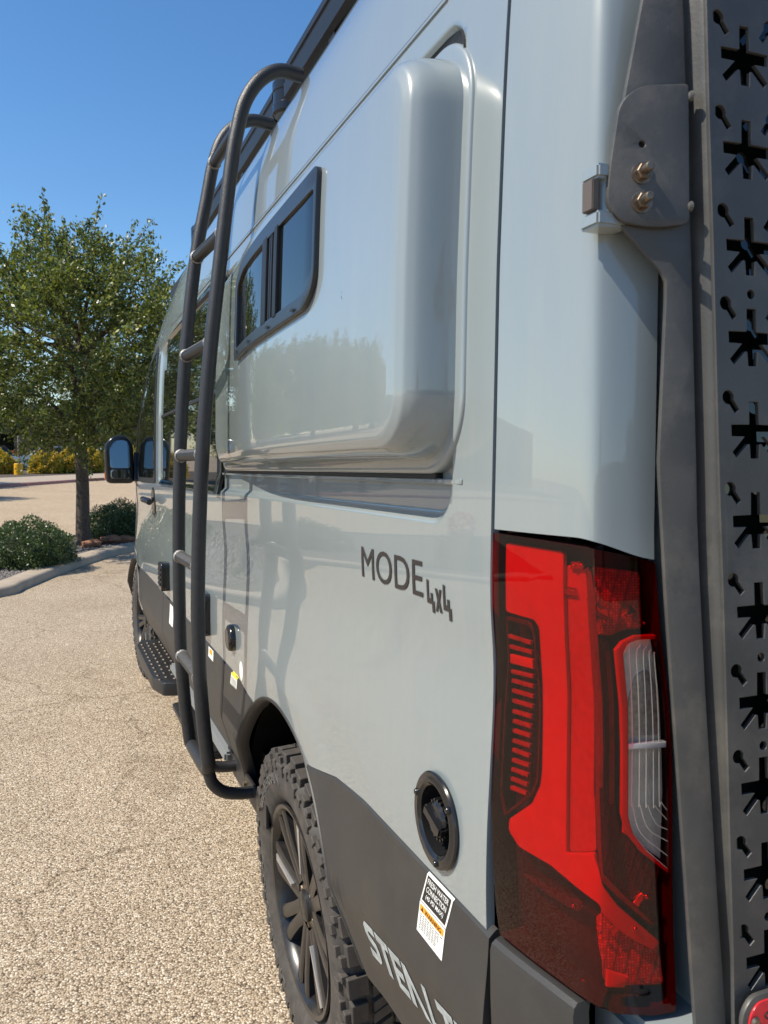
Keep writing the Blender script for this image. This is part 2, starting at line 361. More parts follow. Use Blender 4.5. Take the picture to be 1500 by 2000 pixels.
# pebbles in the bed: nobody could count them
def pebbles():
    mb = MB(); oc = np.array([(1, 0, 0), (-1, 0, 0), (0, 1, 0), (0, -1, 0), (0, 0, 1), (0, 0, -1)], float)
    fc = [(0, 2, 4), (2, 1, 4), (1, 3, 4), (3, 0, 4), (2, 0, 5), (1, 2, 5), (3, 1, 5), (0, 3, 5)]
    for i in range(5200):
        t = rng.random(); y = rng.uniform(8.9, 12.6); x0 = np.interp(y, [p[1] for p in isl], [p[0] for p in isl])-.28
        x = x0-rng.random()**1.4*1.9; s = rng.uniform(.010, .026)
        sc_ = np.array([s, s*rng.uniform(.7, 1.2), s*rng.uniform(.5, .8)]); a = rng.random()*6.28
        ca, sa = math.cos(a), math.sin(a); q = oc*sc_; q = np.stack([q[:, 0]*ca-q[:, 1]*sa, q[:, 0]*sa+q[:, 1]*ca, q[:, 2]], 1)
        mb.add(q+(x, y, .068+s*.3), fc)
    o = mb.obj('pebbles', PEB, fix=False, smooth=False); o['kind'] = 'stuff'
pebbles()

# ------------------------------------------------------------------ van
van = empty('camper_van', (0, 0, ROOT_Z)); van.rotation_euler = (-TH, 0, 0)
tag(van, 'grey-blue high-roof camper van with dark lower cladding parked beside the kerbed island', 'van')
# profile of the body side: inset x against height z (smoothed)
_pz = np.array([.30, .50, .58, .66, .74, .82, .92, 1.0, 1.08, 1.16, 1.22, 1.27, 1.31, 1.38, 1.5, 1.7, 1.9, 2.0, 2.1, 2.2, 2.27, 2.31, 2.36, 2.41, 2.45, 2.49, 2.52])
_px = np.array([.05, .036, .022, .010, .003, .0, -.003, -.002, .002, .006, .006, .001, .0, .001, .003, .006, .013, .018, .026, .036, .045, .056, .075, .099, .124, .160, .20])
_zz = np.arange(.30, 2.521, .004); _xx = np.interp(_zz, _pz, _px)
_k = np.exp(-.5*(np.arange(-12, 13)/5.)**2); _k /= _k.sum()
_xx = np.convolve(np.pad(_xx, 12, mode='reflect', reflect_type='odd'), _k, 'valid')
prof = lambda z: np.interp(z, _zz, _xx)
_ty = [3.0, 3.3, 3.79, 4.14, 4.44, 4.71, 4.96, 5.32, 5.5, 5.7, 5.95]; _tz = [2.425, 2.40, 2.33, 2.24, 2.13, 2.03, 1.93, 1.725, 1.50, 1.40, 1.30]
def kz(y): return (np.interp(y, _ty, _tz)-1.30)/(2.425-1.30)
def smooth(a, b, x): t = np.clip((x-a)/(b-a), 0, 1); return t*t*(3-2*t)
def rr_sdf(y, z, y0, y1, z0, z1, r):
    qy = np.abs(y-(y0+y1)/2)-(y1-y0)/2+r; qz = np.abs(z-(z0+z1)/2)-(z1-z0)/2+r
    return np.hypot(np.maximum(qy, 0), np.maximum(qz, 0))+np.minimum(np.maximum(qy, qz), 0)-r
WY, WZ, FWY = 1.28, .37, 4.945
def unz(y, z):      # undo the cab's downward slope: the height in the reference section
    k = kz(y) if y > 3.0 else 1.
    return z if z <= 1.30 or k < .02 else 1.30+(z-1.30)/k
def side_x(y, z):
    zr = unz(y, z); x = float(prof(min(zr, 2.52)))
    d = rr_sdf(y, z, .372, 3.63, 1.376, 2.062, .06)
    x += .014*float(smooth(.002, -.016, d))
    for wy in (WY, FWY):
        r = math.hypot(y-wy, z-WZ); x -= .007*math.exp(-((r-.54)/.09)**2)
    if y > 4.5: x += .10*((y-4.5)/1.4)**2
    if z < 1.3 and y > 5.2: x += .22*((y-5.2)/.75)**3
    return x
def S(y, z, off=0.): return Vector((side_x(y, z)-off, y, z))
# plan of the rear corner
PLAN = np.array([(0, .60), (0, .42), (0, .34), (.0005, .30), (.003, .25), (.009, .20), (.0175, .15), (.0235, .122), (.0275, .110), (.0335, .1020), (.044, .0972), (.06, .0930), (.08, .0888), (.095, .0860), (.12, .0820), (.16, .0770)])
PCV = cat(PLAN, 24); PUL = np.concatenate([[0], np.cumsum(np.hypot(*np.diff(PCV, axis=0).T))])
PUL = PUL-np.interp(-.261, -PCV[:, 1], PUL)
lean = lambda z: float(np.interp(z, [.4, .5, .87, 1.38, 1.93, 2.5, 2.7], [-.062, -.06, -.033, 0, .011, .05, .09]))
def CNR(u, z, off=0.):
    x = np.interp(u, PUL, PCV[:, 0]); y = np.interp(u, PUL, PCV[:, 1])
    i = min(max(int(np.searchsorted(PUL, u)), 1), len(PUL)-2); t = PCV[i+1]-PCV[i-1]; t = t/np.hypot(*t)
    n = np.array([t[1], -t[0]])            # outward: -x on the side, -y on the rear
    wg = min(max((.261-y)/.13, 0), 1)
    return Vector((x+n[0]*off+float(prof(min(z, 2.52))), y+n[1]*off+lean(z)*wg, z))
ARCH = .515
def arch(y, wy=WY, r=ARCH): d = r*r-(y-wy)**2; return WZ+math.sqrt(d) if d > 0 else 0.
def clad_top(y):
    if y < WY: return float(np.interp(y, [.2, .70, .85, 1.0, 1.1], [.874, .874, .862, .832, .815]))
    return float(np.interp(y, [1.45, 1.56, 1.75, 3.0, 4.6], [.815, .828, .842, .848, .848]))
def ys_samples(y0, y1, step, extra=()):
    s = set(np.round(np.linspace(y0, y1, max(2, int(round((y1-y0)/step))+1)), 5))
    for c, hw, st in extra: s |= set(np.round(np.arange(c-hw, c+hw+1e-6, st), 5))
    return np.array(sorted(v for v in s if y0-1e-9 <= v <= y1+1e-9))
def panel(name, y0, y1, zlo, zhi, ystep=.03, yext=(), zext=(), zstep=.03, fn=S, off=0., hole=None, m=PAINT, lip=.012, parent=van, top_lip=True):
    ys = ys_samples(y0, y1, ystep, yext); rows = []
    base = np.array(sorted(set(np.round(np.linspace(0, 1, int((2.0)/zstep)), 5))))
    allz = None
    if not callable(zlo) and not callable(zhi): allz = ys_samples(zlo, zhi, zstep, zext)
    for y in ys:
        a = zlo(y) if callable(zlo) else zlo; b_ = zhi(y) if callable(zhi) else zhi
        if allz is not None: zs = allz
        elif not callable(zhi):
            zs0 = ys_samples(.80, zhi, zstep, zext); t = (zs0-zs0[0])/(zs0[-1]-zs0[0])
            # below 1.28 stretch to the lower outline, above keep the fixed rows so the recess stays crisp
            zs = np.where(zs0 < 1.28, a+(zs0-.80)/(1.28-.80)*(1.28-a), zs0)
        else: zs = a+base*(b_-a)
        col = [fn(y, z, off) for z in zs]
        lo = Vector(col[0])+Vector((lip, 0, 0)); hi = Vector(col[-1])+Vector((lip, 0, 0))
        rows.append([lo]+col+([hi] if top_lip else []))
    rows = [[Vector(p)+Vector((lip, 0, 0)) for p in rows[0]]]+rows+[[Vector(p)+Vector((lip, 0, 0)) for p in rows[-1]]]
    mb = MB().grid([[tuple(p) for p in r] for r in rows])
    if hole: mb.f = [f for f in mb.f if not hole(np.mean([mb.v[i] for i in f], axis=0))]
    return mb.obj(name, m, parent, fix=True, angle=40)

ZE = [(1.384, .022, .0025), (2.060, .022, .004)]
WATER = (.404, .955)
panel('rear_quarter_panel', .264, 1.976, lambda y: max(clad_top(y)-.004, arch(y)), 2.52, .025, [(.385, .045, .0035), (.40, .06, .008), (1.28, .5, .012)], ZE+[(.95, .09, .008)],
      hole=lambda p: math.hypot(p[1]-WATER[0], p[2]-WATER[1]) < .057)
panel('side_body_panel', 1.980, 3.655, lambda y: clad_top(y)-.004, 2.52, .05, (), ZE)
def low_front(y): return max(clad_top(min(y, 4.6))-.004, arch(y, FWY, .50))
def upf(fn_hi):
    return fn_hi
def front_panel(name, y0, y1, zlo):
    ys = ys_samples(y0, y1, .03); rows = []
    for y in ys:
        ztop = 1.30+(2.52-1.30)*kz(y); t = np.linspace(0, 1, 60); a = zlo(y)
        rows.append([tuple(S(y, a+(ztop-a)*k)) for k in t])
    rows = [[(p[0]+.012, p[1], p[2]) for p in rows[0]]]+rows+[[(p[0]+.012, p[1], p[2]) for p in rows[-1]]]
    return MB().grid(rows).obj(name, PAINT, van, fix=True, angle=40)
front_panel('front_door', 3.660, 4.70, low_front)
front_panel('front_fender', 4.705, 5.93, low_front)
# roof, from the gutter to the centre line and down the far side, cab slope included
def shell():
    rows = []
    for y in np.concatenate([np.linspace(.09, .30, 6), np.linspace(.4, 3.0, 14), np.linspace(3.1, 5.93, 30)]):
        k = kz(y) if y > 3 else 1.; sec = [(.20, 2.52), (.235, 2.548), (.30, 2.575), (.45, 2.60), (.7, 2.615), (1.01, 2.62)]
        dx = side_x(y, 1.30+(2.52-1.30)*k)-.20; ln = lean(2.52) if y < .12 else 0
        L = [(x+max(dx, 0)*(1-min(1, (x-.2)/.6)), y, 1.30+(z-1.30)*k) for x, z in sec]
        L = [(side_x(y, 1.30+(2.52-1.30)*k), y, 1.30+(2.52-1.30)*k)]+L[1:]
        far = [(2.02-side_x(y, z_), y, z_) for z_ in np.linspace(1.30+(2.52-1.30)*k, .55, 14)]
        rows.append(L+[(2.02-p[0], p[1], p[2]) for p in L[-2:0:-1]]+far)
    MB().grid(rows).obj('roof', PAINT, van, fix=True, angle=40)
    # dark floor, nose and inner skin so that gaps look into shade
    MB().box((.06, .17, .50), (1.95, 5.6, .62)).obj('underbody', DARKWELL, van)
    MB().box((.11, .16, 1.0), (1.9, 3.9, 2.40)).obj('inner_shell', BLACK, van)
    MB().box((.15, 5.80, .45), (1.87, 5.93, 1.25)).obj('front_bumper', CLAD, van, bevel=.03)
shell()
# rear corner post over the lamp
def corner_post():
    us = np.concatenate([np.linspace(.0015, .13, 18), np.linspace(.135, .19, 22), np.linspace(.195, .243, 9)]); us = us[us <= .232]
    zs = np.concatenate([[0], np.linspace(0.0, 1, 70)]); rows = []
    for u in us:
        a = 1.378-.024*float(smooth(.14, .24, u)); rows.append([tuple(CNR(u, a+(2.52-a)*t)) for t in zs])
    c = [(p[0]+.001, p[1]+.02, p[2]) for p in rows[-1]]; rows.append(c)
    rows = [[(p[0]+.012, p[1], p[2]) for p in rows[0]]]+rows
    rows = [[(r[0][0]+.012, r[0][1]+.012, r[0][2])]+r[1:] for r in rows]
    MB().grid(rows).obj('rear_corner_post', PAINT, van, fix=True, angle=40)
corner_post()
# rear doors
def door_surf(x, z): return Vector((x, float(np.interp(x, [.11, .16, .3, .6, 1.0], [.083, .080, .071, .060, .056]))+lean(z), z))
def rear_door(name, x0, x1, mir=False):
    xs = np.linspace(x0, x1, 20); rows = []
    for x in xs: rows.append([tuple(door_surf(x+.025*float(smooth(1.45, .85, z)) if not mir else x, z)) for z in np.linspace(.80, 2.50, 50)])
    rows = [[(p[0]+.002, p[1]+.05, p[2]) for p in rows[0]]]+[[(p[0]-.0, p[1]+.006, p[2]) for p in rows[0]]]+[[(p[0]+.005, p[1], p[2]) for p in rows[0]]]+rows[1:]
    if mir: rows = [[(2.02-p[0], p[1], p[2]) for p in r] for r in rows]
    return MB().grid(rows).obj(name, PAINT, van, fix=True, angle=40)
rear_door('rear_door', .116, 1.008); rear_door('rear_door', .116, 1.008, True)
rows = [[(x, .118+lean(z), z) for z in np.linspace(.6, 2.46, 20)] for x in (.095, .118)]
MB().grid(rows).obj('door_seal', BLACK, van)
MB().box((.13, .16, .62), (1.9, .20, 2.46)).obj('door_frame', BLACK, van)

# cladding along the lower body
def crease(y): return float(np.interp(y, [.2, .335, .66, .85, 1.8, 4.6], [.735, .72, .680, .655, .66, .66]))
def clad_x(y, z):
    cr = crease(y); x = float(prof(.85))-.004
    top = clad_top(y); x += .010*float(smooth(top-.012, top, z))**2
    x -= .009*float(smooth(top, cr, z)) if z >= cr else .009
    if z < cr: x += .052*min(1, (cr-z)/.17)+.0
    for wy in (WY, FWY):
        r = math.hypot(y-wy, z-WZ); x -= .006*math.exp(-((r-.53)/.05)**2)
    return x
def cladding(name, y0, y1, zb, wy=WY, r=ARCH, m=CLAD):
    ys = ys_samples(y0, y1, .02); rows = []
    for y in ys:
        a = max(zb, arch(y, wy, r)); b_ = max(clad_top(y), a+.002); t = np.concatenate([np.linspace(0, .9, 26), np.linspace(.92, 1, 8)])
        cz = [a+(b_-a)*k for k in t]
        col = [(clad_x(y, z), y, z) for z in cz]
        col = [(col[0][0]+.03, y, col[0][2]+.003)]+col+[(side_x(y, b_)+.01, y, b_+.001)]
        rows.append(col)
    rows = [[(p[0]+.016, p[1], p[2]) for p in rows[0]]]+rows+[[(p[0]+.016, p[1], p[2]) for p in rows[-1]]]
    return MB().grid(rows).obj(name, m, van, fix=True, angle=30)
cladding('lower_cladding', .252, 1.085, .50)
cladding('lower_cladding', 1.485, 1.945, .52)
cladding('lower_cladding', 1.951, 3.46, .52)
cladding('lower_cladding', 3.466, 4.60, .52, FWY, .50)
# wheel arch lips and liners
def arch_parts(wy, r):
    an = np.linspace(R_(15.5), R_(164.5), 60); rows = []
    for a in an:
        cy, cz = wy+r*math.cos(a), WZ+r*math.sin(a); ry, rz = math.cos(a), math.sin(a); row = []
        bx = (clad_x(cy, cz) if cz < clad_top(cy) else side_x(cy, cz))
        if cz < .5: bx = clad_x(cy, .5)
        for dr, dx in [(.004, .004), (.0, -.003), (-.006, -.002), (-.012, .010), (-.012, .035)]:
            row.append((bx+dx, cy+ry*dr, cz+rz*dr))
        rows.append(row)
    MB().grid(rows).obj('wheel_arch_lip', CLAD, van, angle=60)
    rows = [[(x, wy+(r-.006)*math.cos(a), WZ+(r-.006)*math.sin(a)) for x in (.03, .2, .45)] for a in an]
    mb = MB().grid(rows); mb.box((.44, wy-.50, .52), (.46, wy+.50, .90)); mb.obj('wheel_arch_liner', DARKWELL, van)
arch_parts(WY, ARCH); arch_parts(FWY, .50)

# rear lamp --------------------------------------------------------------
UVP = {
 'outer': [(-0.004, 1.3732), (0.0857, 1.3709), (0.1568, 1.3679), (0.1995, 1.3597), (0.2326, 1.3514), (0.2346, 1.3164), (0.2366, 1.262), (0.2392, 1.1997), (0.243, 1.1216), (.2445, 1.03), (.2455, .94), (.2462, .8745), (.244, .869), (0.2202, 0.868), (0.1746, 0.8755), (0.164, 0.880), (0.1344, 0.881), (0.0778, 0.8785), (0.0179, 0.8768), (0.0122, 0.9097), (0.005, 0.979), (-0.001, 1.049), (-0.003, 1.10), (-0.003, 1.1524), (0.000, 1.2159), (-0.003, 1.2791)],
 'main': [(0.0118, 1.3608), (0.1113, 1.3585), (0.1113, 1.3449), (0.1063, 1.1521), (.107, 1.09), (.1082, 1.0195), (0.1462, 1.036), (.151, 1.028), (0.1656, 1.006), (0.1881, 0.9793), (0.2348, 0.9382), (0.2274, 0.9317), (0.1961, 0.9506), (0.1678, 0.9758), (0.156, 0.986), (0.1264, 0.9905), (0.0878, 0.9981), (0.0392, 0.9961), (0.022, 1.0072), (0.0219, 1.0206), (0.0582, 1.0549), (0.0709, 1.082), (0.0726, 1.0997), (0.0714, 1.1745), (0.0714, 1.2678), (0.0626, 1.276), (0.0113, 1.2772)],
 'strip': [(0.1125, 1.3435), (0.1406, 1.3432), (0.1415, 1.2861), (0.1400, 1.1001), (0.1422, 1.0899), (0.1458, 1.038), (0.1095, 1.022), (0.1082, 1.0927), (0.1075, 1.1521)],
 'slatarea': [(0.0096, 1.2707), (0.0527, 1.2712), (0.0601, 1.2624), (0.0663, 1.1731), (0.0653, 1.0886), (0.0642, 1.0845), (0.0583, 1.0669), (0.0115, 1.0203), (0.0017, 1.0453), (0.0019, 1.1545), (0.0086, 1.2172)],
 'clear': [(0.1908, 1.2563), (0.1967, 1.2651), (0.2074, 1.2691), (0.2305, 1.2693), (0.233, 1.2234), (0.2362, 1.1611), (0.2385, 1.0944), (0.2398, 1.06), (0.2405, 1.0209), (0.213, 1.0446), (0.1977, 1.0635), (0.1921, 1.0825), (0.1916, 1.1543), (0.192, 1.1958)],
 'rim': [(0.1841, 1.2575), (0.1923, 1.2662), (0.2075, 1.2722), (0.2306, 1.2724), (0.2305, 1.2693), (0.2074, 1.2691), (0.1967, 1.2651), (0.1908, 1.2563), (0.192, 1.1958), (0.1916, 1.1543), (0.1921, 1.0825), (0.1977, 1.0635), (0.213, 1.0446), (0.2405, 1.0209), (0.2404, 1.0178), (0.2094, 1.042), (0.1924, 1.0626), (0.1869, 1.0831), (0.1864, 1.1549), (0.1858, 1.1963)],
 'upper': [(0.1652, 1.345), (0.199, 1.341), (0.2281, 1.3369), (0.2288, 1.276), (0.2075, 1.276), (0.1897, 1.270), (0.1633, 1.272)],
 'tower': [(0.1633, 1.2673), (0.1830, 1.2634), (0.1825, 1.2484), (0.183, 1.166), (0.1828, 1.1006), (0.1858, 1.0816), (0.1914, 1.0611), (0.2083, 1.0395), (0.238, 1.016), (0.2333, 0.9493), (0.1884, 0.9869), (0.1673, 1.0167), (0.1622, 1.0497), (0.1615, 1.1103)],
 'botref': [(0.1459, 0.9669), (0.1678, 0.974), (0.1961, 0.9490), (0.2274, 0.930), (.236, .934), (.241, .890), (0.1785, 0.8957), (0.166, 0.9046), (0.1544, 0.9261), (0.1489, 0.9421)],
 'streak': [(0.1512, 1.3444), (0.1575, 1.3374), (0.1566, 1.11), (0.1623, 1.0499), (0.1664, 1.0197), (0.226, .9615), (0.2229, 0.9617), (0.1643, 1.013), (0.156, 1.0453), (0.1524, 1.0931), (0.1502, 1.1647)],
 'gloss': [(0.0343, 0.9584), (0.1258, 0.9698), (0.1182, 0.9577), (0.0788, 0.9553)]}
SLATS = [((.0149, 1.2469), (.055, 1.2462)), ((.0156, 1.2338), (.0556, 1.2349)), ((.0162, 1.219), (.0565, 1.2212)), ((.0169, 1.2032), (.0561, 1.2062)), ((.018, 1.192), (.0558, 1.1942)), ((.0186, 1.1798), (.0552, 1.1822)), ((.0195, 1.1676), (.0544, 1.17)), ((.0204, 1.1546), (.0533, 1.1575)), ((.0215, 1.1429), (.0523, 1.1455)), ((.0223, 1.1313), (.0517, 1.1339)), ((.0226, 1.119), (.0516, 1.1219)), ((.0229, 1.1076), (.0516, 1.1099)), ((.023, 1.0952), (.051, 1.0985)), ((.0227, 1.0836), (.0505, 1.0866)), ((.0225, 1.0719), (.0495, 1.0747)), ((.0225, 1.0609), (.0485, 1.064))]
RIDGES = [[(.2038, 1.267), (.1988, 1.2489), (.1971, 1.1035), (.1986, 1.0924), (.2082, 1.0621), (.2404, 1.0349)], [(.2125, 1.2634), (.2065, 1.2407), (.2059, 1.1025), (.2073, 1.0914), (.2172, 1.0656), (.24, 1.0504)], [(.2195, 1.2615), (.2145, 1.2402), (.2138, 1.1016), (.2162, 1.0904), (.2262, 1.0707), (.2395, 1.0629)], [(.2248, 1.258), (.2216, 1.2397), (.2227, 1.1007), (.225, 1.0894), (.2389, 1.0738)], [(.2290, 1.2545), (.2278, 1.2397), (.2295, 1.1007), (.2320, 1.0930), (.2389, 1.084)]]
def lamp_piece(name, loops, depth, thick, m, parent, bev=.0006, step=(.012, .06), rnd=0.):
    loops = [roundpoly(l, rnd, 3) if rnd else l for l in loops]
    me = curve_mesh(loops, thick/2, bev, 1)
    return link(name, warp(me, lambda u, v, w_: CNR(u, v, -depth+w_), step), m, parent, angle=30)
hs = UVP['outer']
lamp = lamp_piece('tail_lamp', [hs], .040, .006, LAMPBLACK, van, 0)
lamp['label'] = 'red and clear rear lamp wrapped round the van corner'
# side wall of the housing
def lamp_wall():
    P = [Vector(p) for p in roundpoly(hs, .004, 2)]; Q = []
    for i, p in enumerate(P):
        q = P[(i+1) % len(P)]; k = max(1, int((q-p).length/.015)); Q += [p.lerp(q, j/k) for j in range(k)]
    rows = [[tuple(CNR(p[0], p[1], o)) for p in Q] for o in (-.042, -.001)]
    MB().grid(rows, True).obj('lamp_bezel', LAMPBLACK, lamp)
lamp_wall()
def face_out(o):
    me = o.data; p = max(me.polygons, key=lambda q: q.area)
    if p.normal.x+p.normal.y > 0: me.flip_normals()
face_out(lamp_piece('red_lens_cover', [hs, UVP['clear']], .0008, .0, REDLENS, lamp, 0, rnd=.004))
face_out(lamp_piece('clear_lens_cover', [UVP['clear']], .0008, .0, CLEARLENS, lamp, 0, rnd=.004))
lamp_piece('brake_reflector', [UVP['main']], .014, .004, LAMPWHITE, lamp, .001, rnd=.004)
lamp_piece('brake_strip', [UVP['strip']], .019, .003, mat('lamp_strip_diffuser', (.44, .42, .42), .4, noise=.1, nscale=120.), lamp, .0008, rnd=.003)
ring = [(u, v) for u, v in UVP['slatarea']]
cu_, cv_ = .033, 1.15
inner = [(cu_+(u-cu_)*.93, cv_+(v-cv_)*.965) for u, v in ring]
lamp_piece('dotted_border', [ring, inner], .013, .002, WEB, lamp, .0004, rnd=.004)
for k, ((u0, v0), (u1, v1)) in enumerate(SLATS):
    h = .0052 if k == 2 else .0019
    lamp_piece('reflector_slat', [[(u0, v0-h), (u1, v1-h), (u1, v1+h), (u0, v0+h)]], .012, .004, LAMPGREY if k != 2 else LAMPWHITE, lamp, .0004, step=(.012, 0))
lamp_piece('clear_lens_rim', [UVP['rim']], .006, .006, LAMPWHITE, lamp, .0006)
lamp_piece('upper_chamber', [UVP['upper']], .030, .003, PRISM, lamp, .001, rnd=.004)
lamp_piece('indicator_chamber', [UVP['tower']], .022, .003, WEB, lamp, .001, rnd=.004)
lamp_piece('lower_reflector', [UVP['botref']], .020, .004, PRISM, lamp, .001, rnd=.005)
lamp_piece('lower_prism', [[(.170, .899), (.190, .897), (.195, .906), (.172, .914)]], .012, .004, LAMPWHITE, lamp, .001)
lamp_piece('light_guide', [UVP['streak']], .010, .003, LAMPDIM, lamp, .0006)
lamp_piece('dark_web', [UVP['gloss']], .022, .003, WEB, lamp, .001, rnd=.01)
for u, v, a in [(.152, 1.310, .5), (.175, 1.300, -.4), (.205, 1.298, .3), (.130, 1.346, .1), (.120, 1.316, 0), (.168, 1.285, .9), (.213, .985, .7), (.185, .958, .7)]:
    M2 = [(u+du*math.cos(a)-dv*math.sin(a), v+du*math.sin(a)+dv*math.cos(a)) for du, dv in [(-.008, -.003), (.008, -.003), (.006, .003), (-.006, .003)]]
    lamp_piece('chrome_facet', [M2], .017, .006, CHROME, lamp, .0015)
for k in range(5):      # fine vertical flutes in the light guides
    lamp_piece('guide_flute', [[(.1580+k*.0012, 1.335-k*.004), (.1584+k*.0012, 1.335-k*.004), (.1580+k*.0014, 1.11), (.1576+k*.0014, 1.11)]], .008, .002, LAMPGREY, lamp, .0001, step=(0, .05))
for k in range(4):
    lamp_piece('guide_flute', [[(.1765+k*.0016, 1.255), (.1769+k*.0016, 1.255), (.1773+k*.0016, 1.09), (.1769+k*.0016, 1.09)]], .016, .002, LAMPGREY, lamp, .0001, step=(0, .05))
for u, v, r_ in [(.1690, 1.302, .0030), (.1760, 1.288, .0022), (.1410, 1.347, .0030), (.1280, 1.345, .0020), (.2010, 1.292, .0022), (.2200, .990, .0032), (.1200, .968, .0028), (.1300, .892, .0018), (.2060, .957, .0024), (.1900, .930, .002), (.2230, 1.285, .0018), (.1600, .955, .0018)]:
    c_ = CNR(u, v, -.0105); MB().lathe([(r_*math.cos(a), r_*math.sin(a)) for a in np.linspace(-1.5, 1.5, 9)], 12, Matrix.Translation(c_)).obj('glint_dome', CHROME, lamp)  # small chrome domes added to catch the sun as sparkles
# what lies behind the clear window
lamp_piece('reverse_reflector', [[(.1935, 1.06), (.236, 1.03), (.2375, 1.10), (.233, 1.22), (.229, 1.266), (.209, 1.266), (.194, 1.255)]], .014, .003, mat('satin_reflector', (.50, .455, .39), .5, noise=.22, nscale=26., bump=.5, bscale=420.), lamp, .001)
# upper half coloured darker, standing in for the shade of a deep bowl
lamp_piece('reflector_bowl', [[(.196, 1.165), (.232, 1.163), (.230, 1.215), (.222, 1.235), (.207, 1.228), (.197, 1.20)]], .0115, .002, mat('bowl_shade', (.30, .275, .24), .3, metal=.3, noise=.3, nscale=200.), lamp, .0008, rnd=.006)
lamp_piece('divider_bar', [[(.1925, 1.1525), (.2362, 1.1520), (.2362, 1.1568), (.1925, 1.1572)]], .006, .006, LAMPWHITE, lamp, .0006)
for rd in RIDGES:
    P = [CNR(u, v, -.0035) for u, v in [tuple(p) for p in cat(rd, 5)]]
    MB().tube([tuple(p) for p in P], .00045, 6, 1).obj('lens_ridge', mat('lens_ridge_grey', (.58, .54, .47), .3), lamp)

# bumper corner, sill, rear step
def bumper_corner():
    rows = []
    for u in np.concatenate([[.012], np.linspace(.0165, .134, 16), [.1385]]):
        top = .871+.004*float(smooth(.0, .13, u)); e = 1 if .013 < u < .137 else 0; col = []
        for z, o in [(top, -.02), (top, .004), (top-.004, .010), (top-.012, .0125), (.80, .014), (.74, .014), (.70, .006), (.60, -.006), (.48, -.02), (.47, -.05)]:
            col.append(tuple(CNR(u, z, o if e else o-.02)))
        rows.append(col)
    MB().grid(rows).obj('rear_bumper_corner', CLAD, van, angle=25)
bumper_corner()
rs = MB().box((.064, -.03, .72), (1.95, .14, .862)).obj('rear_sill', PAINT, van, bevel=.012, seg=3)
MB().lathe([(0, .0035), (.008, .0035), (.0105, .002), (.011, 0)], 20, Matrix.Translation((.090, -.008, .8625))).obj('sill_screw_cap', PAINT, rs)
MB().lathe([(.0, .0042), (.0025, .0042), (.003, .003)], 10, Matrix.Translation((.090, -.008, .8625))).obj('screw_head', STEEL, rs)

# side glass ------------------------------------------------------------------
def side_piece(name, loops, off, thick, m, parent=van, bev=.0008, step=(.08, .08), fn=S, rnd=None):
    me = curve_mesh(loops, thick/2, bev, 1)
    return link(name, warp(me, lambda u, v, w_: fn(u, v, off+w_), step), m, parent, angle=30)
wout = roundpoly([(2.06, 1.374), (3.60, 1.374), (3.585, 1.80), (3.46, 2.055), (2.06, 2.085)], [.04, .05, .3, .09, .05], 6)
mw = side_piece('side_window', [wout], .004, .008, GLASS, step=(.1, .1))
side_piece('window_divider', [[(2.08, 1.70), (3.57, 1.70), (3.57, 1.712), (2.08, 1.712)]], .010, .003, BLACK, mw)
side_piece('window_rear_trim', [[(2.01, 1.37), (2.075, 1.37), (2.075, 2.08), (2.01, 2.08)]], .006, .010, BLACKGLOSS, mw)
dw = roundpoly([(3.80, 1.40), (4.62, 1.40), (4.80, 1.52), (4.50, 1.86), (4.25, 2.02), (3.80, 2.06)], [.03, .05, .03, .1, .08, .05], 5)
dwo = roundpoly([(3.77, 1.375), (4.66, 1.375), (4.86, 1.50), (4.54, 1.90), (4.27, 2.05), (3.77, 2.09)], [.03, .05, .03, .1, .08, .05], 5)
fd = side_piece('door_window_frame', [dwo], .000, .006, BLACK)
side_piece('door_window', [dw], .003, .004, GLASS, fd)
ap = [(4.60, 1.98), (4.95, 1.80), (5.25, 1.52), (5.30, 1.40), (4.93, 1.40), (4.93, 1.50)]
side_piece('windscreen_pillar', [ap], .002, .006, BLACKGLOSS)
# door handle
h = MB(); h.tube([tuple(S(4.00, 1.275, .012)), tuple(S(3.96, 1.285, .045)), tuple(S(3.84, 1.285, .047)), tuple(S(3.79, 1.275, .03))], .016, 12, 6)
h.obj('door_handle', BLACKGLOSS, van)
side_piece('handle_recess', [circle(3.88, 1.275, .075, 20)], .001, .004, BLACKGLOSS)
# round caps and vents on the flank
def puck(name, y, z, ry, rz, h_, m):
    rows = []
    for k, o in [(1.0, -.002), (1.0, h_*.55), (.94, h_*.85), (.82, h_), (.30, h_*1.02), (.0, h_*1.03)]:
        rows.append([tuple(S(y+ry*k*math.cos(a), z+rz*k*math.sin(a), 0)+Vector((-o, 0, 0))) for a in np.linspace(0, 2*math.pi, 28, endpoint=False)])
    return MB().grid(rows, True).obj(name, m, van, angle=45)
puck('round_vent_cap', 1.815, .943, .042, .040, .018, BLACKGLOSS)
def vent(y, z, hy, hz, d):
    me = curve_mesh([rrect(y-hy, y+hy, z-hz, z+hz, .02)], d/2, .004, 2)
    o = link('appliance_vent', warp(me, lambda u, v, w_: S(u, v, d/2+w_), (.05, .05)), BLACKGLOSS, van, angle=30)
    for i in range(4):
        zz = z-hz*.55+i*hz*.36; side_piece('vent_slat', [rrect(y-hy*.75, y+hy*.75, zz-.006, zz+.006, .003, 2)], d+.003, .008, BLACK, o)
vent(3.30, .948, .055, .062, .035); vent(2.26, .945, .06, .07, .02)

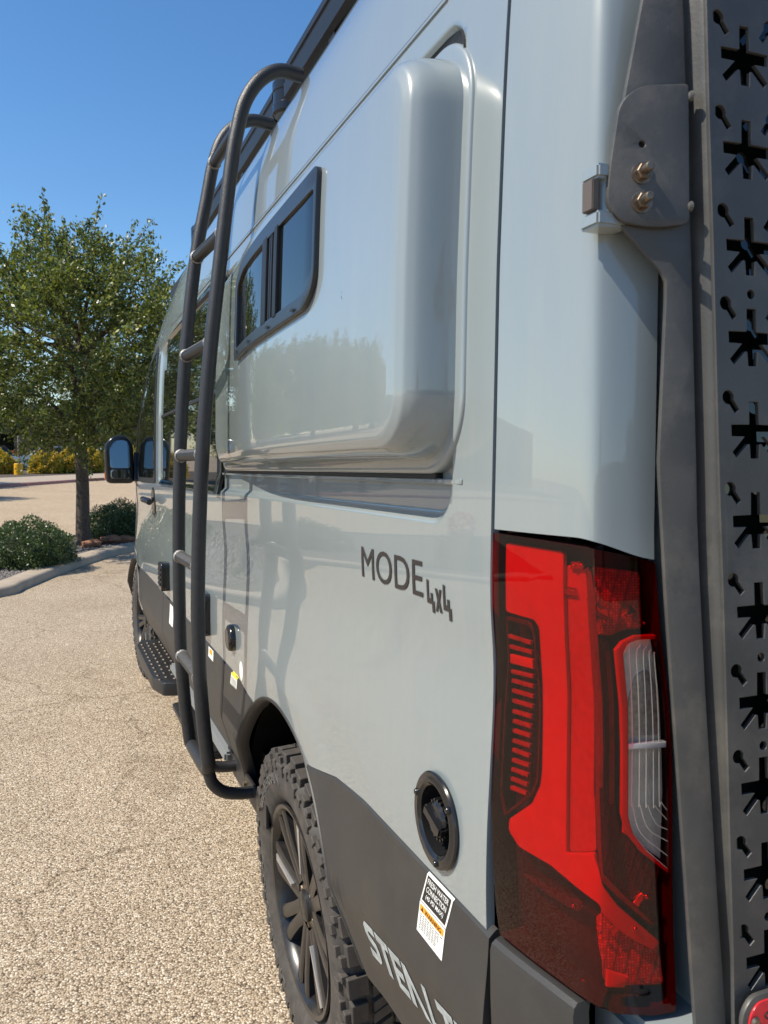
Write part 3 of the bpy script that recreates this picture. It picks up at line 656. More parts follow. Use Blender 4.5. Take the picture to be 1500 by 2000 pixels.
# bunk flare -----------------------------------------------------------------
FY0, FY1, FZ0, FZ1 = .338, 1.99, 1.445, 2.036
def flare_taper(y): return 1-.62*float(smooth(1.1, 1.99, y))
def flare_depth(d):      # depth against distance from the rim
    return float(np.interp(d, [0, .0, .003, .019, .0205, .0235, .0275, .036, .050, .068, .10, .14, .20, .283], [-.004, .004, .0075, .0085, .018, .046, .0620, .0755, .0830, .0850, .0857, .0859, .086, .086]))
_dd = np.linspace(.0205, .29, 600); _dv = np.array([flare_depth(v) for v in _dd]); _kk = np.exp(-.5*(np.arange(-30, 31)/4.)**2); _kk /= _kk.sum()
_dv = np.convolve(np.pad(_dv, 30, mode='reflect', reflect_type='odd'), _kk, 'valid')
def flare_d(d): return flare_depth(d) if d < .0205 else float(np.interp(d, _dd, _dv))
def flare_base(y, z): return float(prof(z))+.014
def flare_pt(y, z, dist): 
    k = flare_taper(y) if dist > .0195 else 1.
    return Vector((flare_base(y, z)-.012-flare_d(dist)*k, y, z))
def flare():
    loops = []
    ds = [0, .0, .002, .005, .010, .015, .0185, .0202]+list(np.linspace(.0207, .05, 34))+list(np.linspace(.053, .10, 10))+list(np.linspace(.11, .262, 14))
    n = 14
    for i, d in enumerate(ds):
        r = max(.105-d*.80, .012); y0, y1, z0, z1 = FY0+d, FY1-d, FZ0+d, FZ1-d; L = []
        for cy, cz, a0 in [(y0+r, z0+r, 180), (y1-r, z0+r, 270), (y1-r, z1-r, 0), (y0+r, z1-r, 90)]:
            L += [(cy+r*math.cos(R_(a0+90*t/n)), cz+r*math.sin(R_(a0+90*t/n))) for t in range(n+1)]
        # straight runs get extra points so the taper reads smoothly
        Q = []
        for j, p in enumerate(L):
            q = L[(j+1) % len(L)]; k = 12 if (j % (n+1) == n) else 1
            Q += [(p[0]+(q[0]-p[0])*t/k, p[1]+(q[1]-p[1])*t/k) for t in range(k)]
        if i == 0: loops.append([tuple(flare_pt(y, z, 0)+Vector((.03, 0, 0))) for y, z in Q])
        else: loops.append([tuple(flare_pt(y, z, d)) for y, z in Q])
    mb = MB().grid(loops, True); k = len(loops[0]); o = (len(loops)-1)*k
    # cap: pair the last loop across
    last = loops[-1]; c = np.array(last); lo = [i for i in range(k) if c[i][2] < (FZ0+FZ1)/2]; hi = [i for i in range(k) if i not in lo]
    lo = sorted(lo, key=lambda i: c[i][1]); hi = sorted(hi, key=lambda i: c[i][1]); m_ = min(len(lo), len(hi))
    for a in range(m_-1): mb.f.append((o+lo[a], o+lo[a+1], o+hi[a+1], o+hi[a]))
    return mb.obj('bunk_flare', PAINT, van, fix=True, angle=50)
fl = flare()
side_piece('pod_seal_shade', [rrect(FY0+.030, FY1, 1.5, FZ1+.017, .075, 10)], .0005, .004, BLACK, fl, .001)  # black sheet behind the flange: seal, and recess-edge shade put in as colour
fl['label'] = 'bulging grey-blue side pod with a small sliding window'
def F(y, z, off=0.):
    d = min(y-FY0, FY1-y, z-FZ0, FZ1-z); p = flare_pt(y, z, max(d, .06)); return p-Vector((off, 0, 0))
# its window
wo = roundpoly([(0.7230, 1.7660), (0.7757, 1.7332), (1.4554, 1.7229), (1.4554, 1.9186), (1.3576, 1.9495), (0.7230, 1.9628)], [.03, .03, .02, .03, .05, .022], 5)
wi = roundpoly([(0.7340, 1.7816), (0.7757, 1.7569), (1.4245, 1.7466), (1.4245, 1.8980), (1.3473, 1.9216), (0.7340, 1.9289)], [.02, .02, .012, .02, .04, .015], 5)
wf = side_piece('flare_window', [wo, wi], .003, .009, mat('window_frame_grey', (.020, .022, .026), .32), fl, .002, fn=F)
side_piece('window_pane', [roundpoly([(0.7350, 1.7867), (0.7757, 1.7599), (0.9765, 1.7569), (0.9765, 1.9258), (0.7350, 1.9278)], .012, 3)], .002, .003, GLASS, wf, fn=F)
side_piece('window_pane', [roundpoly([(1.1104, 1.7538), (1.4215, 1.7496), (1.4215, 1.8969), (1.3473, 1.9186), (1.1104, 1.9237)], .012, 3)], .001, .003, GLASS, wf, fn=F)
side_piece('window_back', [[(0.7293, 1.7538), (1.4297, 1.7466), (1.4297, 1.9134), (0.7293, 1.9340)]], -.002, .002, BLACK, wf, fn=F)
for y0, y1, o_ in [(0.9714, 0.9919, 0.01), (1.0023, 1.0105, 0.006), (1.0198, 1.0280, 0.007), (1.0383, 1.0465, 0.006), (1.0589, 1.0949, 0.009)]:
    side_piece('window_mullion', [[(y0, 1.752), (y1, 1.752), (y1, 1.928), (y0, 1.928)]], o_/2, o_, RACK, wf, .001, fn=F)
for y in (.84, 1.03, 1.22, 1.39):
    side_piece('drain_slot', [rrect(y-.010, y+.010, 1.7365+.005*(1-y), 1.7415+.005*(1-y), .002, 2)], .0125, .001, BLACK, wf, 0, fn=F)
side_piece('pod_seal_shade', [[(.43, 1.4395), (1.96, 1.4395), (1.96, 1.4475), (.43, 1.4475)]], .005, .012, BLACK, fl, .001, step=(.08, 0))
# drip seams on the upper body
side_piece('upper_seam', [[(.44, 2.106), (3.3, 2.106), (3.3, 2.110), (.44, 2.110)]], .0012, .0026, PAINT, bev=.0006, step=(.1, 0))
side_piece('upper_seam_groove', [[(.44, 2.1115), (3.3, 2.1115), (3.3, 2.1145), (.44, 2.1145)]], .0004, .0012, BLACK, bev=0, step=(.1, 0))
rows = []
for y in ys_samples(.342, 2.0, .04):
    rows.append([tuple(S(y, z, o)) for z, o in ((1.4300, -.004), (1.4305, .0085), (1.4320, .0100), (1.4365, .0100), (1.4380, .0085), (1.4385, -.004))] if y > .378 else [tuple(S(y, z, o)) for z, o in ((1.4300, -.004), (1.4305, .0005), (1.4320, .0012), (1.4365, .0012), (1.4380, .0005), (1.4385, -.004))])
MB().grid(rows).obj('belt_moulding', PAINT, van, angle=30)

# ladder ---------------------------------------------------------------------
NEAR = [(.172, 2.547), (.106, 2.549), (.052, 2.515), (.010, 2.45), (-.012, 2.37), (-.03, 2.27), (-.062, 2.02), (-.094, 1.75), (-.115, 1.51), (-.127, 1.30), (-.134, 1.05), (-.130, .86), (-.122, .74), (-.114, .665)]
FAR = [(.17, 2.535), (.10, 2.537), (.045, 2.507), (.005, 2.455), (-.02, 2.38), (-.04, 2.28), (-.078, 2.08), (-.110, 1.80), (-.130, 1.50), (-.138, 1.20), (-.137, .90), (-.126, .72), (-.115, .62), (-.110, .585)]
NY, FYL = 1.645, 1.965
lad = MB().tube([(x, NY, z) for x, z in NEAR]+[(-.109, NY+.004, .625), (-.107, NY+.035, .600), (-.107, NY+.10, .592), (-.108, FYL-.02, .584)], .0195, 18, 8).obj('ladder', POWDER, van)
lad['label'] = 'black tubular side ladder hooked over the roof edge'
MB().tube([(x, FYL, z) for x, z in FAR], .0195, 18, 8).obj('ladder_rail', POWDER, lad)
def xr(tab, z): t = sorted(tab[3:14], key=lambda p: p[1]); return float(np.interp(z, [p[1] for p in t], [p[0] for p in t]))
WELD = mat('chipped_weld', (.24, .23, .22), .45, metal=.4, noise=.8, nscale=260., bump=.8, bscale=400.)
GRIP = mat('grit_rung_coating', (.06, .056, .052), .6, noise=.6, nscale=220., bump=1., bscale=500.)
for z in (2.385, 2.095, 1.795, 1.49, 1.18, .87):
    MB().tube([(xr(NEAR, z), NY-.005, z), (xr(FAR, z), FYL+.005, z)], .0170, 14, 1).obj('rung', POWDER, lad)
    mb = MB().lathe([(.0176, .03), (.0181, .03), (.0181, .29), (.0176, .29)], 12, Matrix.Translation((xr(NEAR, z), NY, z)) @ Matrix.Rotation(math.atan2(xr(FAR, z)-xr(NEAR, z), FYL-NY), 4, 'Z').inverted() @ Matrix.Rotation(-math.pi/2, 4, 'X'), (R_(200), R_(340)))
    mb.obj('rung_grip', GRIP, lad, fix=False)
    for tab, yy_, sg in ((NEAR, NY, 1), (FAR, FYL, -1)):
        MB().lathe([(.0165, .0), (.0200, .002), (.0212, .005), (.0198, .008), (.0170, .011), (.0165, .0)], 16, Matrix.Translation((xr(tab, z), yy_+sg*.0150, z)) @ Matrix.Rotation(-sg*math.pi/2, 4, 'X')).obj('weld_bead', WELD, lad)
for y, z in ((NY+.02, .585), (FYL-.06, .580)):
    MB().tube([(-.106, y, z+.012), (-.095, y, z-.022), (-.065, y, z-.050), (-.02, y, z-.062), (.025, y, z-.064)], .0175, 14, 6).obj('ladder_foot', POWDER, lad)
br = MB().box((.018, 1.50, .478), (.026, 2.02, .545)); br.box((.026, 1.50, .478), (.09, 2.02, .486)); br.obj('ladder_foot_bracket', POWDER, lad, bevel=.002)
for y in (1.56, 1.75, 1.93):
    MB().lathe([(0, .008), (.008, .008), (.008, 0)], 6, Matrix.Translation((.018, y, .515)) @ Matrix.Rotation(-math.pi/2, 4, 'Y')).obj('bracket_bolt', STEEL, lad, smooth=False)

# roof rack rails --------------------------------------------------------------
def rack(name, y0, y1, x, z0, z1):
    pr = [(x, z0+.012), (x+.012, z0), (x+.075, z0), (x+.08, z1-.03), (x+.06, z1), (x+.012, z1), (x, z1-.012), (x-.002, z1-.035), (x+.003, z1-.038), (x+.003, z1-.062), (x-.002, z1-.066)]
    rows = [[(px, y, pz) for px, pz in pr] for y in np.linspace(y0, y1, 8)]
    mb = MB().grid(rows, True); n = len(pr); mb.f += [tuple(range(n)), tuple(range(7*n, 8*n))]
    return mb.obj(name, RACK, van, angle=25)
rk = rack('roof_rack_rail', .45, 1.93, .198, 2.598, 2.715); rack('roof_rack_rail', 2.10, 3.76, .205, 2.60, 2.712)
MB().lathe([(0, .055), (.055, .055), (.062, .048), (.062, .02), (.059, .017), (.059, -.02), (.062, -.024), (.062, -.048), (.055, -.055), (0, -.055)], 28, Matrix.Translation((.255, 2.05, 2.657))).obj('rack_end_cap', BLACKGLOSS, rk)
MB().lathe([(0, .05), (.05, .05), (.055, .04), (.055, -.04), (.05, -.05), (0, -.05)], 20, Matrix.Translation((.255, 3.78, 2.66))).obj('rack_end_cap', BLACKGLOSS, rk)
for y in (.8, 1.5, 2.6, 3.4):
    MB().box((.21, y-.03, 2.50), (.29, y+.03, 2.602)).obj('rack_foot', RACK, rk, bevel=.006)

# door mirror --------------------------------------------------------------------
def mirror():
    y0 = 4.75; out = roundpoly([(-.168, 1.372), (-.030, 1.372), (-.036, 1.60), (-.060, 1.640), (-.135, 1.640), (-.178, 1.585)], [.02, .02, .04, .03, .04, .04], 5)
    me = curve_mesh([out], .045, .016, 3)
    o = link('door_mirror', warp(me, lambda u, v, w_: Vector((u, y0+.062-w_, v))), BLACKGLOSS, van, angle=40)
    b = MB().box((-.04, y0+.03, 1.385), (.08, y0+.10, 1.445)); b.obj('mirror_arm', BLACKGLOSS, o, bevel=.015)
    tri = curve_mesh([roundpoly([(4.72, 1.37), (5.02, 1.37), (4.80, 1.56)], .02, 3)], .012, .003)
    link('mirror_base', warp(tri, lambda u, v, w_: S(u, v, .008+w_), (.08, .08)), BLACKGLOSS, o)
    def pane(nm, lp, yaw, pit, dish=0.):
        me = curve_mesh([lp], .001, .0008, 1); c = np.mean(lp, axis=0); M = Matrix.Rotation(yaw, 3, 'Z') @ Matrix.Rotation(pit, 3, 'X')
        def fn(u, v, w_):
            d = M @ Vector((u-c[0], -w_*1.0-dish*(1-((u-c[0])/.06)**2), v-c[1])); return Vector((c[0], y0-.0015-.006, c[1]))+d
        return link(nm, warp(me, fn, (.02, .02)), MIRROR, o, angle=40)
    pane('mirror_pane', roundpoly([(-.158, 1.452), (-.041, 1.452), (-.046, 1.596), (-.064, 1.626), (-.130, 1.626), (-.163, 1.578)], [.012, .012, .02, .02, .03, .03], 5), R_(-8), R_(-5))
    pane('wide_angle_pane', rrect(-.157, -.041, 1.387, 1.443, .012, 4), R_(-6), R_(-1), .006)
    MB().box((-.190, y0+.03, 1.375), (-.170, y0+.10, 1.43)).obj('mirror_indicator', AMBER, o, bevel=.008)
mirror()

# wheels ----------------------------------------------------------------------
def wheel(wy, first=None):
    cx, cz = .034, WZ if wy < 2 else .458
    if first:
        w_ = first.copy(); COL.objects.link(w_); w_.parent = van; w_.location = (cx, wy, cz); w_.rotation_euler = (R_(20), 0, R_(4))
        for ch in first.children:
            c = ch.copy(); COL.objects.link(c); c.parent = w_
        return w_
    A = Matrix.Rotation(math.pi/2, 4, 'Y')         # lathe axis along +x, inwards
    RO = .372
    rim = MB().lathe([(.243, .016), (.247, .010), (.246, .004), (.236, .006), (.228, .016), (.222, .03), (.218, .08), (.205, .14), (.20, .20), (.0, .20)], 64, A).obj('wheel', RIM, van, fix=True, angle=30)
    rim.location = (cx, wy, cz)
    MB().lathe([(.236, .025), (.250, .018), (.258, .008), (.272, .001), (.296, -.006), (.318, -.007), (.338, -.003), (.344, -.006), (.352, -.004), (.362, .006), (.3705, .020), (RO, .028), (RO+.004, .12), (RO, .217), (.352, .235), (.30, .245), (.24, .225)], 96, A).obj('tyre', TYRE, rim, fix=True, angle=45)
    # chunky shoulder blocks, two alternating shapes
    def blk(shape):
        mb = MB()
        for (a0, a1, r0, r1, x0, x1) in shape:
            v = []
            for r, xx in [(r0, x0), (r1, x0), (r1, x1), (r0, x1)]:
                for a in (a0, a1): v.append((xx, r*math.sin(a), r*math.cos(a)))
            mb.add(v, [(0, 1, 3, 2), (2, 3, 5, 4), (4, 5, 7, 6), (6, 7, 1, 0), (0, 2, 4, 6), (1, 7, 5, 3)])
        me = mb.me(True); bm = bmesh.new(); bm.from_mesh(me); bmesh.ops.bevel(bm, geom=bm.edges[:], offset=.0016, segments=1, affect='EDGES'); bm.to_mesh(me); bm.free(); return me
    n = 40; da = 2*math.pi/n
    sh = [blk([(-.38*da, .30*da, .352, .3865, .004, .050), (-.30*da, .10*da, .330, .358, -.009, .012), (.1*da, .36*da, .340, .374, -.005, .012)]),
          blk([(-.34*da, .36*da, .350, .3865, .010, .046), (-.02*da, .34*da, .336, .360, -.008, .014), (-.36*da, .0, .346, .376, -.003, .014)])]
    for i in range(n):
        o = bpy.data.objects.new('tread_block', sh[i % 2]); COL.objects.link(o); o.parent = rim; o.rotation_euler = (-i*da, 0, 0)
        if not sh[i % 2].materials: sh[i % 2].materials.append(TYRE)
    inn = MB()
    for row, (x0, x1) in enumerate([(.058, .098), (.106, .142), (.150, .190), (.198, .240)]):
        for i in range(n*1):
            a = (i+.5*row)*da; sk = .14*da*(-1)**row
            for (b0, b1) in [(-.40, -.02), (.05, .40)]:
                v = []
                for r, xx in [(.366, x0), (.3865, x0), (.3865, x1), (.366, x1)]:
                    for bb in (b0, b1):
                        aa = a+bb*da+(sk if xx == x1 else -sk); v.append((xx, r*math.sin(aa), r*math.cos(aa)))
                inn.add(v, [(0, 1, 3, 2), (2, 3, 5, 4), (4, 5, 7, 6), (6, 7, 1, 0), (0, 2, 4, 6), (1, 7, 5, 3)])
    o = inn.obj('inner_tread', TYRE, rim, smooth=False); o['kind'] = 'stuff'
    # eight split spokes
    def spoke_me():
        mb = MB()
        for s in (-1, 1):
            P = []
            for r, hw, off_, x0, x1 in [(.055, .018, .012, .028, .075), (.11, .0155, .0165, .022, .068), (.17, .0165, .0225, .016, .060), (.236, .0195, .030, .012, .055)]:
                P.append([(x0+.004, s*off_-hw, r), (x0, s*off_-hw*.55, r), (x0, s*off_+hw*.55, r), (x0+.004, s*off_+hw, r), (x1, s*off_+hw, r), (x1, s*off_-hw, r)])
            mb.grid(P, True)
        return mb.me(True)
    sm = spoke_me(); fm = mesh([(.0165, -.0035, .09), (.0165, .0035, .09), (.0125, .0095, .222), (.0125, -.0095, .222), (.05, -.0035, .09), (.05, .0035, .09), (.05, .0095, .222), (.05, -.0095, .222)], [(0, 1, 2, 3), (0, 4, 5, 1), (1, 5, 6, 2), (2, 6, 7, 3), (3, 7, 4, 0), (4, 7, 6, 5)])
    sm.materials.append(RIM); fm.materials.append(SILVER)
    sm.polygons.foreach_set('use_smooth', [True]*len(sm.polygons)); sm.set_sharp_from_angle(angle=R_(30))
    for i in range(8):
        o = bpy.data.objects.new('spoke', sm); COL.objects.link(o); o.parent = rim; o.rotation_euler = (i*math.pi/4+.2, 0, 0)
        if i % 3 == 0:
            o = bpy.data.objects.new('machined_spoke_face', fm); COL.objects.link(o); o.parent = rim; o.rotation_euler = (i*math.pi/4+.2, 0, 0)
    MB().lathe([(0, .018), (.030, .018), (.036, .022), (.038, .03), (.060, .034), (.066, .04), (.066, .09)], 32, A).obj('centre_cap', RIM, rim)
    MB().lathe([(.16, .12), (.16, .145), (.06, .145), (.06, .12), (.16, .12)], 40, A).obj('brake_disc', mat('rusty_brake_disc', (.16, .13, .11), .5, metal=.6, noise=.3), rim)
    for i in range(6):
        a = i*math.pi/3
        MB().lathe([(0, .0), (.008, .0), (.0095, .004), (.0095, .03)], 6, Matrix.Translation((.03, .048*math.sin(a), .048*math.cos(a))) @ A).obj('wheel_nut', STEEL, rim, smooth=False)
    # moulded sidewall lettering and ribs
    def ring_text(body, r0, r1, a0, a1):
        me = fit(text_mesh(body, .0012), 0, 1, 0, 1)
        def fn(u, v, t):
            a = a0+(a1-a0)*u; r = r0+(r1-r0)*v; xs = float(np.interp(r, [.272, .296, .318, .338], [.001, -.006, -.007, -.003])); return Vector((xs-.0006-t, r*math.sin(a), r*math.cos(a)))
        return link('sidewall_lettering', warp(me, fn, (.04, 0)), mat('worn_white_rubber', (.10, .092, .083), .7, noise=.3, nscale=80.), rim)
    ring_text('ALL-TERRAIN', .300, .325, R_(60), R_(5)); ring_text('LT 245/75 R16', .302, .322, R_(150), R_(90))
    rim.rotation_euler = (R_(-4), R_(-3.5), 0)
    return rim
rw = wheel(WY); wheel(FWY, rw)

# side step --------------------------------------------------------------------
st = curve_mesh([roundpoly([(-.055, 3.52), (-.02, 3.37), (.09, 3.34), (.12, 4.42), (-.02, 4.42), (-.055, 4.30)], .01, 2)], .028, .004)
st = link('side_step', warp(st, lambda u, v, w_: Vector((u, v, .392+w_))), mat('black_step_plate', (.02, .02, .021), .4, noise=.2, bump=.4, bscale=200.), van)
for i in range(11):
    for j, x in enumerate((-.03, .005, .04, .075)):
        MB().lathe([(0, .005), (.007, .004), (.010, 0)], 8, Matrix.Translation((x, 3.44+i*.085+(j % 2)*.04, .424))).obj('step_stud', STEEL, st)
MB().box((.0, 1.98, .50), (.035, 3.3, .535)).obj('rocker_rail', mat('pale_rail', (.20, .21, .21), .4), van, bevel=.008)
MB().box((-.03, 2.30, .40), (.10, 3.0, .43)).obj('side_step', MATS['black_step_plate'], van, bevel=.006)

# stickers and lettering ------------------------------------------------------------
def clad_s(u, v, off=0.): return Vector((clad_x(u, v)-off, u, v))
def decal(name, me, m, fn, off, parent=van, step=(.012, .008)):
    return link(name, warp(me, lambda u, v, w_: fn(u, v, off+w_), step), m, parent, smooth=False)
decal('model_lettering', fit(text_mesh('MODE', .0002, bold=0.), .717, .463, 1.263, 1.317), DECAL, S, .0009)
four = [[(.30, 1), (.46, 1), (.46, .38), (.56, .38), (.56, .62), (.74, .62), (.74, .38), (.86, .38), (.86, .22), (.74, .22), (.74, 0), (.56, 0), (.56, .22), (.30, .22)]]
def glyph(loops, u0, u1, v0, v1): return fit(curve_mesh(loops, .0002), u0, u1, v0, v1)
four2 = [[(0, 1), (.26, .97), (.26, .42), (.52, .42), (.52, .60), (.78, .60), (.78, .36), (1, .36), (1, .0), (.66, .0), (.66, .26), (0, .26)]]
cross = [[(0, 1), (.34, 1), (.52, .68), (.70, 1), (1, 1), (.70, .50), (1, 0), (.66, 0), (.48, .32), (.30, 0), (0, 0), (.32, .50)]]
decal('model_lettering', glyph(four2, .449, .425, 1.2465, 1.293), DECAL, S, .0009)
decal('model_lettering', glyph(cross, .4215, .401, 1.250, 1.283), DECAL, S, .0009)
decal('model_lettering', glyph(four2, .396, .372, 1.2435, 1.292), DECAL, S, .0009)
# slanted silver name along the cladding crease: S T E A L T H
def G(loops, y0, y1, dz=0.):
    me = curve_mesh(loops, .0002)
    def fn(u, v, w_):
        y = y0+(y1-y0)*u; zt = crease(y)-.012+dz; return clad_s(y, zt-.072*(1-v), .0012+w_)
    return link('brand_lettering', warp(me, fn, (.2, .2)), SILVERDECAL, van, smooth=False)
gS = [[(1, 1), (.25, 1), (0, .85), (0, .62), (.18, .47), (.68, .36), (.68, .26), (.6, .22), (0, .22), (0, 0), (.75, 0), (1, .14), (1, .42), (.85, .56), (.32, .66), (.32, .74), (.4, .78), (1, .78)]]
gT = [[(0, 1), (1, 1), (1, .78), (.66, .78), (.66, 0), (.34, 0), (.34, .78), (0, .78)]]
gE = [[(0, 1), (1, 1), (1, .80), (.36, .80), (.36, .60), (.9, .60), (.9, .40), (.36, .40), (.36, .20), (1, .20), (1, 0), (0, 0)]]
gA = [[(0, 1), (.22, 1), (1, 0), (.74, 0), (.26, .62), (.26, 0), (0, 0)]]
gL = [[(0, 1), (.34, 1), (.34, .22), (1, .22), (1, 0), (0, 0)]]
gH = [[(0, 1), (.3, 1), (.3, .6), (.7, .6), (.7, 1), (1, 1), (1, 0), (.7, 0), (.7, .4), (.3, .4), (.3, 0), (0, 0)]]
yy = .690
for gl, wd in [(gS, .052), (gT, .055), (gE, .046), (gA, .068), (gL, .040), (gT, .052), (gH, .05)]:
    G(gl, yy, yy-wd); yy -= wd+.007
# connection sticker
def stick(name, loops, m, off, parent, fn=clad_s, th=.0003): return decal(name, curve_mesh(loops, th/2), m, fn, off, parent)
def lerp4(q, s, t):  # bilinear inside a slightly skewed label
    a = Vector(q[0]).lerp(Vector(q[1]), s); b_ = Vector(q[3]).lerp(Vector(q[2]), s); return a.lerp(b_, t)
q1 = [(.450, .817), (.366, .817), (.348, .868), (.430, .868)]; q2 = [(.455, .770), (.370, .770), (.367, .8155), (.451, .8155)]
def inq(q, s0, s1, t0, t1): return [tuple(lerp4(q, a, b_)) for a, b_ in [(s0, t0), (s1, t0), (s1, t1), (s0, t1)]]
s1 = stick('water_inlet_sticker', [inq(q1, 0, 1, 0, 1)], WHITE, .0006, van)
stick('sticker_panel', [inq(q1, .05, .95, .07, .93)], INK, .0011, s1)
def qtext(body, q, s0, s1, t0, t1, m, off, parent):
    me = fit(text_mesh(body, .0001, bold=.004), 0, 1, 0, 1)
    return link('sticker_text', warp(me, lambda u, v, w_: clad_s(*lerp4(q, s0+(s1-s0)*u, t0+(t1-t0)*v), off+w_), None), m, parent, smooth=False)
for k, (tx, a, b_) in enumerate([('FRESH WATER', .10, .90), ('CONNECTION', .12, .88), ('(45 PSI MAX)', .16, .84)]):
    qtext(tx, q1, a, b_, .68-k*.255, .86-k*.255, WHITE, .0016, s1)
s2 = stick('warning_sticker', [inq(q2, 0, 1, 0, 1)], WHITE, .0006, van)
stick('sticker_panel', [inq(q2, .04, .96, .72, .94)], ORANGE, .0011, s2)
qtext('WARNING', q2, .24, .88, .755, .905, INK, .0016, s2)
stick('warning_triangle', [[tuple(lerp4(q2, .09, .76)), tuple(lerp4(q2, .19, .76)), tuple(lerp4(q2, .14, .90))]], INK, .0016, s2)
for k in range(7):
    for j in range(int(9-k*.3)):
        a = .07+j*.098+random.uniform(0, .01); stick('sticker_print', [inq(q2, a, a+random.uniform(.05, .08), .63-k*.075, .655-k*.075)], INK, .0011, s2)
# other small stickers
s3 = stick('caution_sticker', [[(1.845, .797), (1.755, .800), (1.745, .842), (1.83, .842)]], WHITE, .0006, van)
stick('sticker_panel', [[(1.83, .828), (1.75, .828), (1.747, .839), (1.826, .839)]], YELLOWP, .0011, s3)
for k in range(4): stick('sticker_print', [[(1.83, .819-k*.006), (1.76, .819-k*.006), (1.76, .821-k*.006), (1.83, .821-k*.006)]], INK, .0011, s3)
s4 = stick('round_sticker', [circle(1.70, .868, .028, 20)], WHITE, .0008, van, fn=S)
s5 = stick('orange_sticker', [[(2.22, .80), (2.13, .80), (2.13, .835), (2.22, .835)]], WHITE, .0006, van)
stick('sticker_panel', [[(2.20, .815), (2.15, .815), (2.15, .832), (2.20, .832)]], ORANGE, .0011, s5)
stick('small_sticker', [[(3.22, .74), (3.10, .74), (3.10, .83), (3.22, .83)]], WHITE, .0006, van)

# water inlet -----------------------------------------------------------------------
def inlet():
    cy, cz = WATER; X = Matrix.Translation((side_x(cy, cz)-.002, cy, cz)) @ Matrix.Rotation(-math.pi/2, 4, 'Y')   # local z = outwards (-x)
    o = MB().lathe([(.067, -.001), (.068, .002), (.066, .0045), (.060, .0048), (.058, .0062), (.053, .0062), (.051, .004), (.048, .002), (.046, -.006)], 56, X).obj('water_inlet', BLACKGLOSS, van, angle=40)
    MB().lathe([(.047, .001), (.045, -.012), (.041, -.03), (.034, -.042), (.0, -.044)], 48, X).obj('inlet_bowl', BLACKGLOSS, o)
    MB().lathe([(.0, .004), (.010, .004), (.011, .003), (.022, .002), (.026, -.002), (.027, -.014), (.024, -.03), (.0, -.03)], 40, X).obj('inlet_cap', BLACKGLOSS, o)
    for i in range(18):
        a = i*2*math.pi/18; mb = MB().box((-.0018, -.0018, -.020), (.0018, .0018, -.001), X @ Matrix.Translation((.0275*math.cos(a), .0275*math.sin(a), 0))); mb.obj('cap_rib', BLACKGLOSS, o)
    g = MB().box((-.028, -.0085, -.004), (.028, .0085, .009), X @ Matrix.Rotation(R_(70), 4, 'Z')); g.obj('cap_grip', BLACKGLOSS, o, bevel=.003)
    for a in (68, 190, 305):
        MB().lathe([(0, .0098), (.0035, .0094), (.0052, .0075), (.0056, .005)], 14, X @ Matrix.Translation((.0585*math.cos(R_(a)), .0585*math.sin(R_(a)), 0))).obj('inlet_screw', BLACKGLOSS, o)
inlet()

# rear hinge and steel carrier ----------------------------------------------------
def hinge():
    yb = .096+lean(1.73)
    o = MB().box((.016, yb-.024, 1.7465), (.050, yb+.006, 1.7610)).obj('door_hinge', PAINT, van, bevel=.0025)
    MB().box((.015, yb-.026, 1.6985), (.056, yb+.006, 1.7135)).obj('hinge_arm', PAINT, o, bevel=.0025)
    MB().lathe([(0, .036), (.0118, .036), (.0125, .035), (.0125, .0), (0, 0)], 24, Matrix.Translation((.0365, yb-.010, 1.7120))).obj('hinge_barrel', PAINT, o)
    MB().box((.0125, yb-.020, 1.7145), (.0210, yb-.002, 1.7455)).obj('hinge_buffer', mat('weathered_bronze_pad', (.10, .08, .065), .5), o, bevel=.001)
hinge()
KX = [(.8, .1815), (.94, .1847), (1.12, .184), (1.30, .1849), (1.49, .1787), (1.585, .1741), (1.678, .1703), (1.775, .1652), (1.8685, .1614), (2.3, .143)]
def kx(z): return float(np.interp(z, [p[0] for p in KX], [p[1] for p in KX]))-.0815
FLB = [(.60, .150), (.8836, .1452), (1.0257, .1396), (1.2434, .1331), (1.4606, .1282), (1.6742, .1218), (1.9342, .1122), (2.3, .098)]
